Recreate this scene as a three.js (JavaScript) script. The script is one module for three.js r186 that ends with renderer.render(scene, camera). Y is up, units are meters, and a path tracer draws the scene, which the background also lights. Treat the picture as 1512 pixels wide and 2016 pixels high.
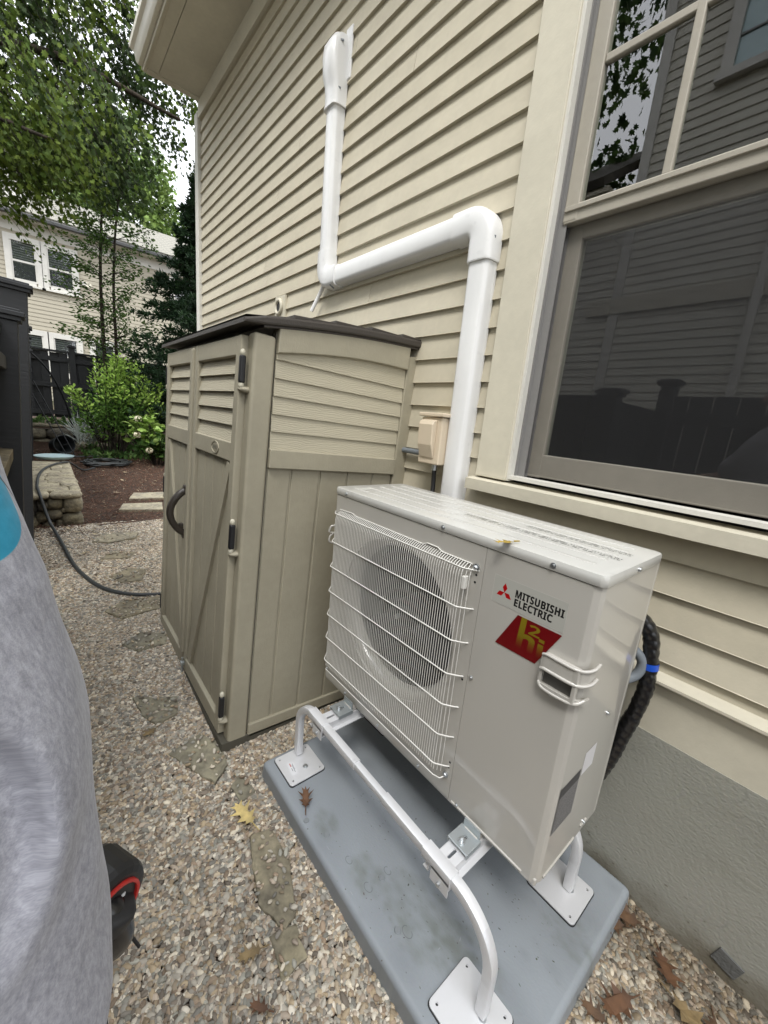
import * as THREE from 'three';
import { RoundedBoxGeometry } from 'three/addons/geometries/RoundedBoxGeometry.js';
import { MarchingCubes } from 'three/addons/objects/MarchingCubes.js';
import { mergeGeometries, mergeVertices, toCreasedNormals } from 'three/addons/utils/BufferGeometryUtils.js';

// ---------- camera, sky, sun, exposure ----------
const scene = new THREE.Scene();
const R = THREE.MathUtils.degToRad;
const camera = new THREE.PerspectiveCamera(104.19, 0.75, 0.02, 600);
camera.position.set(0, 1.33, 0);
camera.rotation.set(R(-12.93), R(-40.95), R(5.41), 'YXZ');
const SKY = 1.0, SUN = 1.35, EXPOSURE = 2.4;
{
  const w = 256, h = 128, d = new Float32Array(w * h * 4);
  for (let j = 0; j < h; j++) for (let i = 0; i < w; i++) {
    const el = ((j + 0.5) / h - 0.5) * Math.PI, az = (i / w) * Math.PI * 2, s = Math.sin(el), k = (j * w + i) * 4;
    const cloud = 1 + 0.1 * Math.sin(az * 2 + 3 * s) + 0.06 * Math.sin(az * 5 - 9 * s + 1.3) + 0.05 * Math.sin(az * 3 + 14 * s);
    let L = SKY * cloud * (0.62 + 0.95 * Math.max(0, s));
    let c = [0.97, 1.0, 1.05];
    if (s < 0) { const t = Math.min(1, -s * 12); L = L * (1 - t) + 0.16 * t; c = [1, 1, 1 - 0.15 * t]; }
    d[k] = L * c[0]; d[k + 1] = L * c[1]; d[k + 2] = L * c[2]; d[k + 3] = 1;
  }
  const t = new THREE.DataTexture(d, w, h, THREE.RGBAFormat, THREE.FloatType);
  t.mapping = THREE.EquirectangularReflectionMapping; t.magFilter = t.minFilter = THREE.LinearFilter; t.needsUpdate = true;
  scene.background = t; scene.environment = t;
}
const sun = new THREE.DirectionalLight(new THREE.Color(1, 0.97, 0.92), SUN);
sun.position.set(-7.5, 15, 3.5); sun.target.position.set(0.8, 0, -2); scene.add(sun, sun.target);
sun.castShadow = true; sun.shadow.radius = 40; sun.shadow.mapSize.set(2048, 2048);
Object.assign(sun.shadow.camera, { left: -14, right: 14, top: 14, bottom: -14, near: 0.5, far: 60 });
const renderer = new THREE.WebGLRenderer({ antialias: true });
renderer.toneMapping = THREE.LinearToneMapping; renderer.toneMappingExposure = EXPOSURE; renderer.shadowMap.enabled = true;

// ---------- helpers ----------
function rng(seed) { let a = seed >>> 0; return () => { a = (a + 0x6D2B79F5) >>> 0; let t = a; t = Math.imul(t ^ (t >>> 15), t | 1); t ^= t + Math.imul(t ^ (t >>> 7), t | 61); return ((t ^ (t >>> 14)) >>> 0) / 4294967296; }; }
const hash = (x, y, z = 0) => { let h = Math.imul(x | 0, 374761393) ^ Math.imul(y | 0, 668265263) ^ Math.imul(z | 0, 2147483647 - 1274126177); h = Math.imul(h ^ (h >>> 13), 1274126177); return ((h ^ (h >>> 16)) >>> 0) / 4294967296; };
const sm = t => t * t * (3 - 2 * t), lerp = (a, b, t) => a + (b - a) * t, clamp = (x, a, b) => Math.min(b, Math.max(a, x));
function noise3(x, y, z) {
  const X = Math.floor(x), Y = Math.floor(y), Z = Math.floor(z), u = sm(x - X), v = sm(y - Y), w = sm(z - Z);
  const g = (i, j, k) => hash(X + i, Y + j, Z + k);
  return lerp(lerp(lerp(g(0, 0, 0), g(1, 0, 0), u), lerp(g(0, 1, 0), g(1, 1, 0), u), v), lerp(lerp(g(0, 0, 1), g(1, 0, 1), u), lerp(g(0, 1, 1), g(1, 1, 1), u), v), w) * 2 - 1;
}
const fbm = (x, y, z, o = 3) => { let s = 0, a = 0.5; for (let i = 0; i < o; i++) { s += a * noise3(x, y, z); x = x * 2 + 7.1; y = y * 2 + 3.7; z = z * 2 + 1.3; a *= 0.5; } return s; };
function pn(x, y, px, py, seed = 0) { // periodic value noise 0..1
  const X = Math.floor(x), Y = Math.floor(y), u = sm(x - X), v = sm(y - Y), m = (a, b) => ((a % b) + b) % b;
  const g = (i, j) => hash(m(X + i, px), m(Y + j, py), seed);
  return lerp(lerp(g(0, 0), g(1, 0), u), lerp(g(0, 1), g(1, 1), u), v);
}
const pf = (u, v, fx, fy, seed, o = 3) => { let s = 0, a = 0.5, t = 0; for (let i = 0; i < o; i++) { s += a * pn(u * fx, v * fy, fx, fy, seed + i); t += a; a *= 0.55; fx *= 2; fy *= 2; } return s / t; };
function tex(n, fn, srgb, rep = 1, repY = rep) { // fn(u, v) -> [r, g, b] 0..1
  const d = new Uint8Array(n * n * 4);
  for (let j = 0; j < n; j++) for (let i = 0; i < n; i++) {
    const c = fn(i / n, j / n), k = (j * n + i) * 4;
    d[k] = clamp(c[0], 0, 1) * 255; d[k + 1] = clamp(c[1], 0, 1) * 255; d[k + 2] = clamp(c[2], 0, 1) * 255; d[k + 3] = 255;
  }
  const t = new THREE.DataTexture(d, n, n); t.wrapS = t.wrapT = THREE.RepeatWrapping; t.magFilter = THREE.LinearFilter; t.minFilter = THREE.LinearMipmapLinearFilter; t.generateMipmaps = true;
  if (srgb) t.colorSpace = THREE.SRGBColorSpace; t.repeat.set(rep, repY); t.needsUpdate = true; return t;
}
const grey = f => (u, v) => { const g = f(u, v); return [g, g, g]; };
function canvasTex(w, h, draw) { const c = document.createElement('canvas'); c.width = w; c.height = h; draw(c.getContext('2d'), w, h); const t = new THREE.CanvasTexture(c); t.colorSpace = THREE.SRGBColorSpace; return t; }
const lin = (r, g, b) => new THREE.Color().setRGB(r, g, b);
function mat(r, g, b, o = {}) { const P = o.transmission || o.clearcoat || o.sheen || o.ior || o.specularIntensity !== undefined ? THREE.MeshPhysicalMaterial : THREE.MeshStandardMaterial; return new P({ color: lin(r, g, b), roughness: 0.7, ...o }); }

// ---------- naming ----------
const used = new Map(), origin = new WeakMap();
function numbered(n) { const k = used.get(n) || 0; used.set(n, k + 1); return k ? `${n}_${String(k).padStart(3, '0')}` : n; }
function tag(o, label, category, group, kind) { if (label) o.userData.label = label; if (category) o.userData.category = category; if (group) o.userData.group = group; if (kind) o.userData.kind = kind; return o; }
function thing(name, label, category, p = [0, 0, 0], group, kind) {
  const g = new THREE.Group(); g.name = numbered(name); g.position.set(...p); scene.add(g); origin.set(g, new THREE.Vector3(...p)); return tag(g, label, category, group, kind);
}
function part(parent, name, geo, m, kind) { // geometry in world metres (relative to the thing's base when the thing was made with local(...))
  if (Array.isArray(geo)) geo = merge(geo);
  const o = origin.get(parent); if (o && !localThings.has(parent)) geo.translate(-o.x, -o.y, -o.z);
  const b = new THREE.Mesh(geo, m); b.name = parent === scene ? numbered(name) : partName(parent, name); b.castShadow = b.receiveShadow = true; parent.add(b);
  if (o) { origin.set(b, o); if (localThings.has(parent)) localThings.add(b); }
  if (kind) b.userData.kind = kind; return b;
}
function sub(parent, name) { const g = new THREE.Group(); g.name = partName(parent, name); parent.add(g); const o = origin.get(parent); if (o) origin.set(g, o); if (localThings.has(parent)) localThings.add(g); return g; }
const localThings = new WeakSet(), pn_ = new WeakMap();
function partName(parent, n) { let m = pn_.get(parent); if (!m) pn_.set(parent, m = new Map()); const k = m.get(n) || 0; m.set(n, k + 1); return k ? `${n}_${String(k).padStart(3, '0')}` : n; }
function local(t) { localThings.add(t); return t; }
function solo(name, label, category, geo, m, group, kind) { // a thing that is one mesh, its origin at its base
  if (Array.isArray(geo)) geo = merge(geo);
  geo.computeBoundingBox(); const b = geo.boundingBox, c = [(b.min.x + b.max.x) / 2, b.min.y, (b.min.z + b.max.z) / 2];
  geo.translate(-c[0], -c[1], -c[2]); const o = new THREE.Mesh(geo, m); o.name = numbered(name); o.position.set(...c); o.castShadow = o.receiveShadow = true; scene.add(o);
  return tag(o, label, category, group, kind);
}

// ---------- geometry ----------
function merge(gs) { gs = gs.flat(9).map(g => { g = g.index ? g.toNonIndexed() : g; for (const k of Object.keys(g.attributes)) if (!['position', 'normal', 'uv'].includes(k)) g.deleteAttribute(k); if (!g.attributes.uv) g.setAttribute('uv', new THREE.BufferAttribute(new Float32Array(g.attributes.position.count * 2), 2)); return g; }); return gs.length === 1 ? gs[0] : mergeGeometries(gs); }
function muv(g, s = 1, off = 0) { // uv in metres by the face's main axis
  g = g.index ? g.toNonIndexed() : g; const p = g.attributes.position, n = g.attributes.normal, uv = new Float32Array(p.count * 2);
  for (let i = 0; i < p.count; i += 3) {
    let nx = 0, ny = 0, nz = 0; for (let k = 0; k < 3; k++) { nx += n.getX(i + k); ny += n.getY(i + k); nz += n.getZ(i + k); }
    nx = Math.abs(nx); ny = Math.abs(ny); nz = Math.abs(nz);
    for (let k = 0; k < 3; k++) { const x = p.getX(i + k), y = p.getY(i + k), z = p.getZ(i + k); const a = nx >= ny && nx >= nz ? [z, y] : ny >= nz ? [z, x] : [x, y]; uv[(i + k) * 2] = a[0] * s + off; uv[(i + k) * 2 + 1] = a[1] * s + off * 0.37; }
  }
  g.setAttribute('uv', new THREE.BufferAttribute(uv, 2)); return g;
}
const bx = (x0, x1, y0, y1, z0, z1) => muv(new THREE.BoxGeometry(x1 - x0, y1 - y0, z1 - z0).translate((x0 + x1) / 2, (y0 + y1) / 2, (z0 + z1) / 2));
const rb = (x0, x1, y0, y1, z0, z1, r = 0.004, seg = 2) => muv(new RoundedBoxGeometry(x1 - x0, y1 - y0, z1 - z0, seg, Math.min(r, (x1 - x0) / 2.02, (y1 - y0) / 2.02, (z1 - z0) / 2.02)).translate((x0 + x1) / 2, (y0 + y1) / 2, (z0 + z1) / 2));
const V = (x, y, z) => new THREE.Vector3(x, y, z);
const tube = (pts, r, seg = 24, rad = 8, closed = false, tension = 0.5) => new THREE.TubeGeometry(new THREE.CatmullRomCurve3(pts.map(p => V(...p)), closed, 'catmullrom', tension), seg, r, rad, closed);
function poly(pts, r, rad = 6) { // polyline of short cylinders with ball joints left out (thin wires)
  const out = []; for (let i = 0; i + 1 < pts.length; i++) out.push(rod(pts[i], pts[i + 1], r, rad)); return merge(out);
}
function rod(a, b, r, rad = 6, r2 = r) { const A = V(...a), B = V(...b), d = B.clone().sub(A), g = new THREE.CylinderGeometry(r2, r, d.length(), rad); g.applyQuaternion(new THREE.Quaternion().setFromUnitVectors(V(0, 1, 0), d.clone().normalize())); g.translate(...A.clone().add(B).multiplyScalar(0.5).toArray()); return g; }
function tubeR(pts, rFn, seg, rad) { // tube whose radius varies
  const c = new THREE.CatmullRomCurve3(pts.map(p => V(...p))), F = c.computeFrenetFrames(seg, false), pos = [], uv = [], idx = [];
  for (let i = 0; i <= seg; i++) { const t = i / seg, P = c.getPointAt(t), N = F.normals[i], B = F.binormals[i]; for (let j = 0; j <= rad; j++) { const a = j / rad * Math.PI * 2, r = rFn(t, a); pos.push(P.x + r * (Math.cos(a) * N.x + Math.sin(a) * B.x), P.y + r * (Math.cos(a) * N.y + Math.sin(a) * B.y), P.z + r * (Math.cos(a) * N.z + Math.sin(a) * B.z)); uv.push(t * c.getLength(), j / rad * 0.1); } }
  for (let i = 0; i < seg; i++) for (let j = 0; j < rad; j++) { const a = i * (rad + 1) + j, b = a + rad + 1; idx.push(a, a + 1, b, b, a + 1, b + 1); }
  const g = new THREE.BufferGeometry(); g.setAttribute('position', new THREE.Float32BufferAttribute(pos, 3)); g.setAttribute('uv', new THREE.Float32BufferAttribute(uv, 2)); g.setIndex(idx); g.computeVertexNormals(); return g;
}
function sweep(pts, prof, side, crease = 0.7) { // profile (a along side, b along the outward normal) carried along a planar path
  const S = V(...side).normalize(), P = pts.map(p => V(...p)), pos = [], n = prof.length, idx = [];
  P.forEach((p, i) => {
    const d1 = i > 0 ? p.clone().sub(P[i - 1]).normalize() : null, d2 = i < P.length - 1 ? P[i + 1].clone().sub(p).normalize() : null;
    const T = d1 && d2 ? d1.clone().add(d2).normalize() : (d1 || d2), N = S.clone().cross(T).normalize(), k = d1 && d2 ? 1 / Math.max(0.4, T.dot(d1)) : 1;
    for (const [a, b] of prof) pos.push(p.clone().addScaledVector(S, a).addScaledVector(N, b * k));
  });
  for (let i = 0; i + 1 < P.length; i++) for (let j = 0; j < n; j++) { const a = i * n + j, b = i * n + (j + 1) % n, c = a + n, d = b + n; idx.push(a, b, c, b, d, c); }
  const sh = THREE.ShapeUtils.triangulateShape(prof.map(p => new THREE.Vector2(...p)), []);
  const L = (P.length - 1) * n; for (const [a, b, c] of sh) { idx.push(a, c, b); idx.push(L + a, L + b, L + c); }
  let g = new THREE.BufferGeometry(); g.setAttribute('position', new THREE.Float32BufferAttribute(pos.flatMap(p => p.toArray()), 3)); g.setIndex(idx);
  g = toCreasedNormals(g, crease); return muv(g);
}
function rrect(w, h, r, seg = 4, cx = 0, cy = 0) { const o = []; for (const [sx, sy, a0] of [[1, 1, 0], [-1, 1, 90], [-1, -1, 180], [1, -1, 270]]) for (let i = 0; i <= seg; i++) { const a = R(a0 + 90 * i / seg); o.push([cx + sx * (w / 2 - r) + r * Math.cos(a), cy + sy * (h / 2 - r) + r * Math.sin(a)]); } return o; }
const arc = (c, r, a0, a1, n, f) => Array.from({ length: n + 1 }, (_, i) => { const a = R(lerp(a0, a1, i / n)); return f(c[0] + r * Math.cos(a), c[1] + r * Math.sin(a)); });
function shapeOf(pts, holes = []) { const s = new THREE.Shape(pts.map(p => new THREE.Vector2(...p))); for (const h of holes) s.holes.push(new THREE.Path(h.map(p => new THREE.Vector2(...p)))); return s; }
// a flat outline in (z, y), thickened along -x from x = xf (its outer face) by t
function plateZY(pts, holes, xf, t, bevel = 0) { const g = new THREE.ExtrudeGeometry(shapeOf(pts.map(p => [-p[0], p[1]]), holes.map(h => h.map(p => [-p[0], p[1]]))), { depth: t - 2 * bevel, bevelEnabled: bevel > 0, bevelSize: bevel, bevelThickness: bevel, bevelSegments: 2, bevelOffset: -bevel, curveSegments: 12 }); g.translate(0, 0, bevel); g.rotateY(Math.PI / 2); g.translate(xf, 0, 0); return muv(g); }
// an outline in (x, z) raised from y0 to y1
function slabXZ(pts, holes, y0, y1, bevel = 0) { const g = new THREE.ExtrudeGeometry(shapeOf(pts.map(p => [p[0], -p[1]]), holes.map(h => h.map(p => [p[0], -p[1]]))), { depth: y1 - y0 - 2 * bevel, bevelEnabled: bevel > 0, bevelSize: bevel, bevelThickness: bevel, bevelSegments: 2, bevelOffset: -bevel, curveSegments: 12 }); g.rotateX(-Math.PI / 2); g.translate(0, y0 + bevel, 0); return muv(g); }
// an outline in (x, y) raised along z from z0 to z1
function slabXY(pts, holes, z0, z1, bevel = 0) { const g = new THREE.ExtrudeGeometry(shapeOf(pts, holes), { depth: z1 - z0 - 2 * bevel, bevelEnabled: bevel > 0, bevelSize: bevel, bevelThickness: bevel, bevelSegments: 2, bevelOffset: -bevel, curveSegments: 12 }); g.translate(0, 0, z0 + bevel); return muv(g); }
function stone(sx, sy, sz, seed, q = 4, seg = 3, rough = 0.1) { // a rough rounded block
  const g0 = mergeVertices((() => { const b = new THREE.BoxGeometry(2, 2, 2, seg, seg, seg); b.deleteAttribute('uv'); b.deleteAttribute('normal'); return b; })()), p = g0.attributes.position;
  for (let i = 0; i < p.count; i++) { const x = p.getX(i), y = p.getY(i), z = p.getZ(i), l = Math.pow(Math.abs(x) ** q + Math.abs(y) ** q + Math.abs(z) ** q, 1 / q), k = (1 + rough * 1.6 * noise3(x * 1.3 + seed * 9.1, y * 1.3 + seed, z * 1.3 - seed)) / l; p.setXYZ(i, x * k * sx / 2, y * k * sy / 2, z * k * sz / 2); }
  g0.computeVertexNormals(); return muv(g0);
}
function iso(sdf, c, half, n) { // surface of a distance field inside a cube
  const mc = new MarchingCubes(n, new THREE.MeshStandardMaterial(), false, false, 260000), f = mc.field; mc.isolation = 0;
  for (let k = 0; k < n; k++) for (let j = 0; j < n; j++) for (let i = 0; i < n; i++) f[i + j * n + k * n * n] = -sdf(c[0] + (i - n / 2) / (n / 2) * half, c[1] + (j - n / 2) / (n / 2) * half, c[2] + (k - n / 2) / (n / 2) * half);
  mc.update(); const cnt = mc.count, g = new THREE.BufferGeometry();
  g.setAttribute('position', new THREE.BufferAttribute(mc.positionArray.slice(0, cnt * 3), 3)); g.setAttribute('normal', new THREE.BufferAttribute(mc.normalArray.slice(0, cnt * 3), 3));
  g.scale(half, half, half); g.translate(...c); return g;
}
const smin = (a, b, k) => { const h = clamp(0.5 + 0.5 * (b - a) / k, 0, 1); return lerp(b, a, h) - k * h * (1 - h); };
function cap(x, y, z, A, B, ra, rb_) { const bx_ = B[0] - A[0], by = B[1] - A[1], bz = B[2] - A[2], px = x - A[0], py = y - A[1], pz = z - A[2], t = clamp((px * bx_ + py * by + pz * bz) / (bx_ * bx_ + by * by + bz * bz), 0, 1); return Math.hypot(px - bx_ * t, py - by * t, pz - bz * t) - lerp(ra, rb_, t); }
function instances(parent, name, geo, m, list, colorFn, kind = 'stuff') { // list of Matrix4 in the parent's own frame
  const o = new THREE.InstancedMesh(geo, m, list.length), c = new THREE.Color(); list.forEach((M, i) => { o.setMatrixAt(i, M); if (colorFn) { colorFn(c, i); o.setColorAt(i, c); } });
  o.name = parent === scene ? numbered(name) : partName(parent, name); o.castShadow = o.receiveShadow = true; parent.add(o); if (kind) o.userData.kind = kind; return o;
}
const M4 = (p, q, s) => new THREE.Matrix4().compose(p, q, s);
const qe = (x, y, z, o = 'XYZ') => new THREE.Quaternion().setFromEuler(new THREE.Euler(x, y, z, o));
// height of the ground
const G = (x, z) => { const t = [[3, -0.05], [-1.2, -0.045], [-2.4, 0.035], [-4.8, 0.055], [-9.5, 0.12], [-10.9, 0.2], [-11.1, 0.55], [-13, 0.62], [-20, 0.9], [-60, 2], [-300, 4]]; if (z >= 3) return -0.05; for (let i = 0; i + 1 < t.length; i++) if (z <= t[i][0] && z >= t[i + 1][0]) return lerp(t[i][1], t[i + 1][1], (t[i][0] - z) / (t[i][0] - t[i + 1][0])); return 4; };
// ---------- materials ----------
const tSpeck = tex(256, grey((u, v) => 0.5 + 0.5 * (pf(u, v, 48, 48, 3, 2) - 0.5)), false, 4);
const tPaint = tex(512, grey((u, v) => 0.9 + 0.09 * (pf(u, v, 5, 6, 11, 5) - 0.5) + 0.03 * (pf(u, v, 60, 60, 5, 2) - 0.5)), true, 0.9, 0.9);
const tGrainB = tex(512, grey((u, v) => pf(u, v, 6, 90, 21, 3)), false, 1.2, 1.2);
const tStuccoB = tex(512, grey((u, v) => 0.6 * pf(u, v, 70, 110, 31, 3) + 0.4 * pf(u, v, 120, 120, 33, 2)), false, 1.8);
const tStuccoC = tex(512, grey((u, v) => 0.82 + 0.25 * (pf(u, v, 4, 4, 41, 4) - 0.5) + 0.1 * (pf(u, v, 50, 30, 43, 2) - 0.5)), true, 0.7);
const tShedB = tex(512, grey((u, v) => 0.6 * pf(u, v, 70, 70, 51, 3) + 0.4 * pf(u, v, 110, 12, 52, 2)), false, 3);
const tWoodB = tex(512, grey((u, v) => { const w = v * 26 + 2.2 * pf(u, v, 4, 8, 61, 3); return 0.5 + 0.5 * Math.sin(w * Math.PI * 2) * (0.4 + 0.6 * pf(u, v, 8, 20, 63, 2)); }), false, 5);
const tRock = tex(512, (u, v) => { const a = pf(u, v, 5, 5, 71, 5), b = pf(u, v, 24, 24, 73, 3); const g = 0.82 + 0.42 * (a - 0.5) + 0.3 * (b - 0.5); return [g * 1.02, g, g * 0.93 - 0.06 * (a - 0.5)]; }, true, 2.5);
const tRockB = tex(256, grey((u, v) => pf(u, v, 8, 8, 75, 5)), false, 4);
const tDust = tex(512, grey((u, v) => 0.93 + 0.1 * (pf(u, v, 3, 3, 81, 5) - 0.5) - 0.25 * Math.max(0, pf(u, v, 30, 30, 83, 2) - 0.78)), true, 1);
const sidingMats = [0, 1, 2].map(i => mat(0.612 + 0.022 * (i - 1), 0.558 + 0.022 * (i - 1), 0.43 + 0.02 * (i - 1), { roughness: 0.62, map: tPaint, bumpMap: tSpeck, bumpScale: 0.0005 }));
const M = {
  trim: mat(0.68, 0.635, 0.51, { roughness: 0.55, map: tPaint, bumpMap: tSpeck, bumpScale: 0.0005 }),
  trimW: mat(0.74, 0.72, 0.66, { roughness: 0.45, map: tDust }),
  soffit: mat(0.72, 0.68, 0.56, { roughness: 0.6, map: tPaint }),
  gutter: mat(0.72, 0.69, 0.6, { roughness: 0.35 }),
  sash: mat(0.42, 0.385, 0.32, { roughness: 0.45, map: tPaint, bumpMap: tSpeck, bumpScale: 0.0004 }),
  track: mat(0.2, 0.195, 0.19, { roughness: 0.45 }),
  dark: mat(0.012, 0.012, 0.012, { roughness: 0.8 }),
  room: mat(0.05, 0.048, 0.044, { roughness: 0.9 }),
  glass: new THREE.MeshPhysicalMaterial({ color: lin(0.85, 0.9, 0.87), transmission: 1, thickness: 0, roughness: 0.0, ior: 2.0 }),
  screen: new THREE.MeshStandardMaterial({ color: lin(0.03, 0.03, 0.032), roughness: 0.7, transparent: true, opacity: 0.3 }),
  foundation: mat(0.33, 0.33, 0.3, { roughness: 0.95, map: tStuccoC, bumpMap: tStuccoB, bumpScale: 0.0032 }),
  patch: mat(0.11, 0.11, 0.105, { roughness: 0.9, bumpMap: tStuccoB, bumpScale: 0.003 }),
  roof: mat(0.12, 0.115, 0.11, { roughness: 0.9, map: tRock }),
  pvc: mat(0.84, 0.84, 0.835, { roughness: 0.32, map: tDust, clearcoat: 0.15, clearcoatRoughness: 0.4 }),
  beigePlastic: mat(0.58, 0.49, 0.37, { roughness: 0.45 }),
  blackRubber: mat(0.018, 0.018, 0.019, { roughness: 0.55 }),
  blackVinyl: mat(0.008, 0.008, 0.009, { roughness: 0.25, clearcoat: 0.3, clearcoatRoughness: 0.3 }),
  blueTape: mat(0.01, 0.07, 0.45, { roughness: 0.3 }),
  greyPvc: mat(0.16, 0.18, 0.2, { roughness: 0.45 }),
  shed: mat(0.425, 0.387, 0.287, { roughness: 0.6, bumpMap: tShedB, bumpScale: 0.0008, map: tPaint }),
  shedGrain: mat(0.43, 0.392, 0.292, { roughness: 0.6, bumpMap: tWoodB, bumpScale: 0.0008 }),
  shedRoof: mat(0.052, 0.044, 0.037, { roughness: 0.5, bumpMap: tShedB, bumpScale: 0.001 }),
  shedBase: mat(0.075, 0.068, 0.05, { roughness: 0.8 }),
  handle: mat(0.035, 0.028, 0.022, { roughness: 0.35 }),
  blackPlastic: mat(0.012, 0.012, 0.013, { roughness: 0.45 }),
  hpShaded: mat(0.45, 0.43, 0.39, { roughness: 0.36, clearcoat: 1, clearcoatRoughness: 0.04 }),  // cabinet paint darkened so the colour carries the shade on the upright sides
  hpTopLit: mat(0.62, 0.612, 0.575, { roughness: 0.3, map: tDust, clearcoat: 0.35, clearcoatRoughness: 0.15 }),  // same paint as the cabinet, kept lighter to carry the light on the lid
  hpDark: mat(0.02, 0.02, 0.02, { roughness: 0.7 }),
  coil: mat(0.02, 0.02, 0.021, { roughness: 0.6, metalness: 0.3 }),
  fan: mat(0.03, 0.03, 0.032, { roughness: 0.5 }),
  wire: mat(0.66, 0.645, 0.6, { roughness: 0.35 }),
  steel: mat(0.55, 0.57, 0.58, { roughness: 0.32, metalness: 0.9 }),
  zinc: mat(0.56, 0.6, 0.61, { roughness: 0.38, metalness: 0.75, map: tDust }),
  alu: mat(0.78, 0.78, 0.79, { roughness: 0.4, metalness: 0.25, map: tDust }),
  charcoal: mat(0.024, 0.025, 0.027, { roughness: 0.6, bumpMap: tGrainB, bumpScale: 0.0008 }),
  weathered: mat(0.27, 0.23, 0.165, { roughness: 0.9, bumpMap: tGrainB, bumpScale: 0.002, map: tRock }),
  rock: [0, 1, 2, 3].map(i => mat([0.36, 0.25, 0.3, 0.2][i], [0.325, 0.225, 0.275, 0.185][i], [0.26, 0.17, 0.225, 0.165][i], { roughness: 0.92, map: tRock, bumpMap: tRockB, bumpScale: 0.012 })),
  cope: mat(0.52, 0.475, 0.39, { roughness: 0.92, map: tRock, bumpMap: tRockB, bumpScale: 0.012 }),
  flag: [0, 1, 2].map(i => mat([0.31, 0.34, 0.42][i], [0.295, 0.31, 0.39][i], [0.25, 0.25, 0.33][i], { roughness: 0.9, map: tRock, bumpMap: tRockB, bumpScale: 0.006 })),
  hose: mat(0.035, 0.038, 0.038, { roughness: 0.55 }),
  tray: mat(0.36, 0.47, 0.48, { roughness: 0.5 }),
  bucket: mat(0.02, 0.024, 0.025, { roughness: 0.5 }),
  iron: mat(0.012, 0.012, 0.013, { roughness: 0.5, metalness: 0.3 }),
  bark: mat(0.06, 0.048, 0.037, { roughness: 0.95, map: tRock, bumpMap: tRockB, bumpScale: 0.02 }),
  leaf: new THREE.MeshPhysicalMaterial({ color: 0xffffff, roughness: 0.75, specularIntensity: 0.35, transmission: 0.3, thickness: 0, side: THREE.DoubleSide }),
  shinyLeaf: new THREE.MeshPhysicalMaterial({ color: 0xffffff, roughness: 0.5, specularIntensity: 0.6, transmission: 0.28, thickness: 0, side: THREE.DoubleSide }),
};

// ---------- ground ----------
const tMulch = tex(512, (u, v) => { const a = pf(u, v, 40, 40, 91, 3), b = pf(u, v, 6, 6, 93, 3), g = 0.28 + 0.28 * (a - 0.5) + 0.12 * (b - 0.5); return [g * 1.12, g * 0.9, g * 0.76]; }, true, 2);
{
  const nx = 90, nz = 150, pos = [], uv = [], col = [], idx = [];
  const xs = i => { const t = i / nx * 2 - 1; return 0.6 + 3 * t + 240 * t ** 7; }, zs = j => { const t = j / nz; return 2.5 - 15 * t - 300 * t ** 8; };
  for (let j = 0; j <= nz; j++) for (let i = 0; i <= nx; i++) {
    const x = xs(i), z = zs(j); pos.push(x, G(x, z) - 0.006 + 0.006 * fbm(x * 3, 0, z * 3), z); uv.push(x, z);
    const gr = z > -4.75 && z < 3 && x > -1.5 ? 1 : 0, n = 0.85 + 0.3 * fbm(x * 2, 4, z * 2); const far = clamp((-z - 13) / 6, 0, 1);
    const c = gr ? [0.62, 0.58, 0.52] : [lerp(0.72, 0.5, far), lerp(0.58, 0.8, far), lerp(0.46, 0.35, far)]; col.push(c[0] * n, c[1] * n, c[2] * n);
  }
  for (let j = 0; j < nz; j++) for (let i = 0; i < nx; i++) { const a = j * (nx + 1) + i, b = a + nx + 1; idx.push(a, a + 1, b, b, a + 1, b + 1); }
  const g = new THREE.BufferGeometry(); g.setAttribute('position', new THREE.Float32BufferAttribute(pos, 3)); g.setAttribute('uv', new THREE.Float32BufferAttribute(uv, 2)); g.setAttribute('color', new THREE.Float32BufferAttribute(col, 3)); g.setIndex(idx); g.computeVertexNormals();
  const o = new THREE.Mesh(g, new THREE.MeshStandardMaterial({ map: tMulch, vertexColors: true, roughness: 1, bumpMap: tMulch, bumpScale: 0.01 })); o.name = 'ground'; o.receiveShadow = true; scene.add(o); o.userData.kind = 'structure'; o.userData.label = 'brown soil ground running from the gravel path back to the garden';
}

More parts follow.
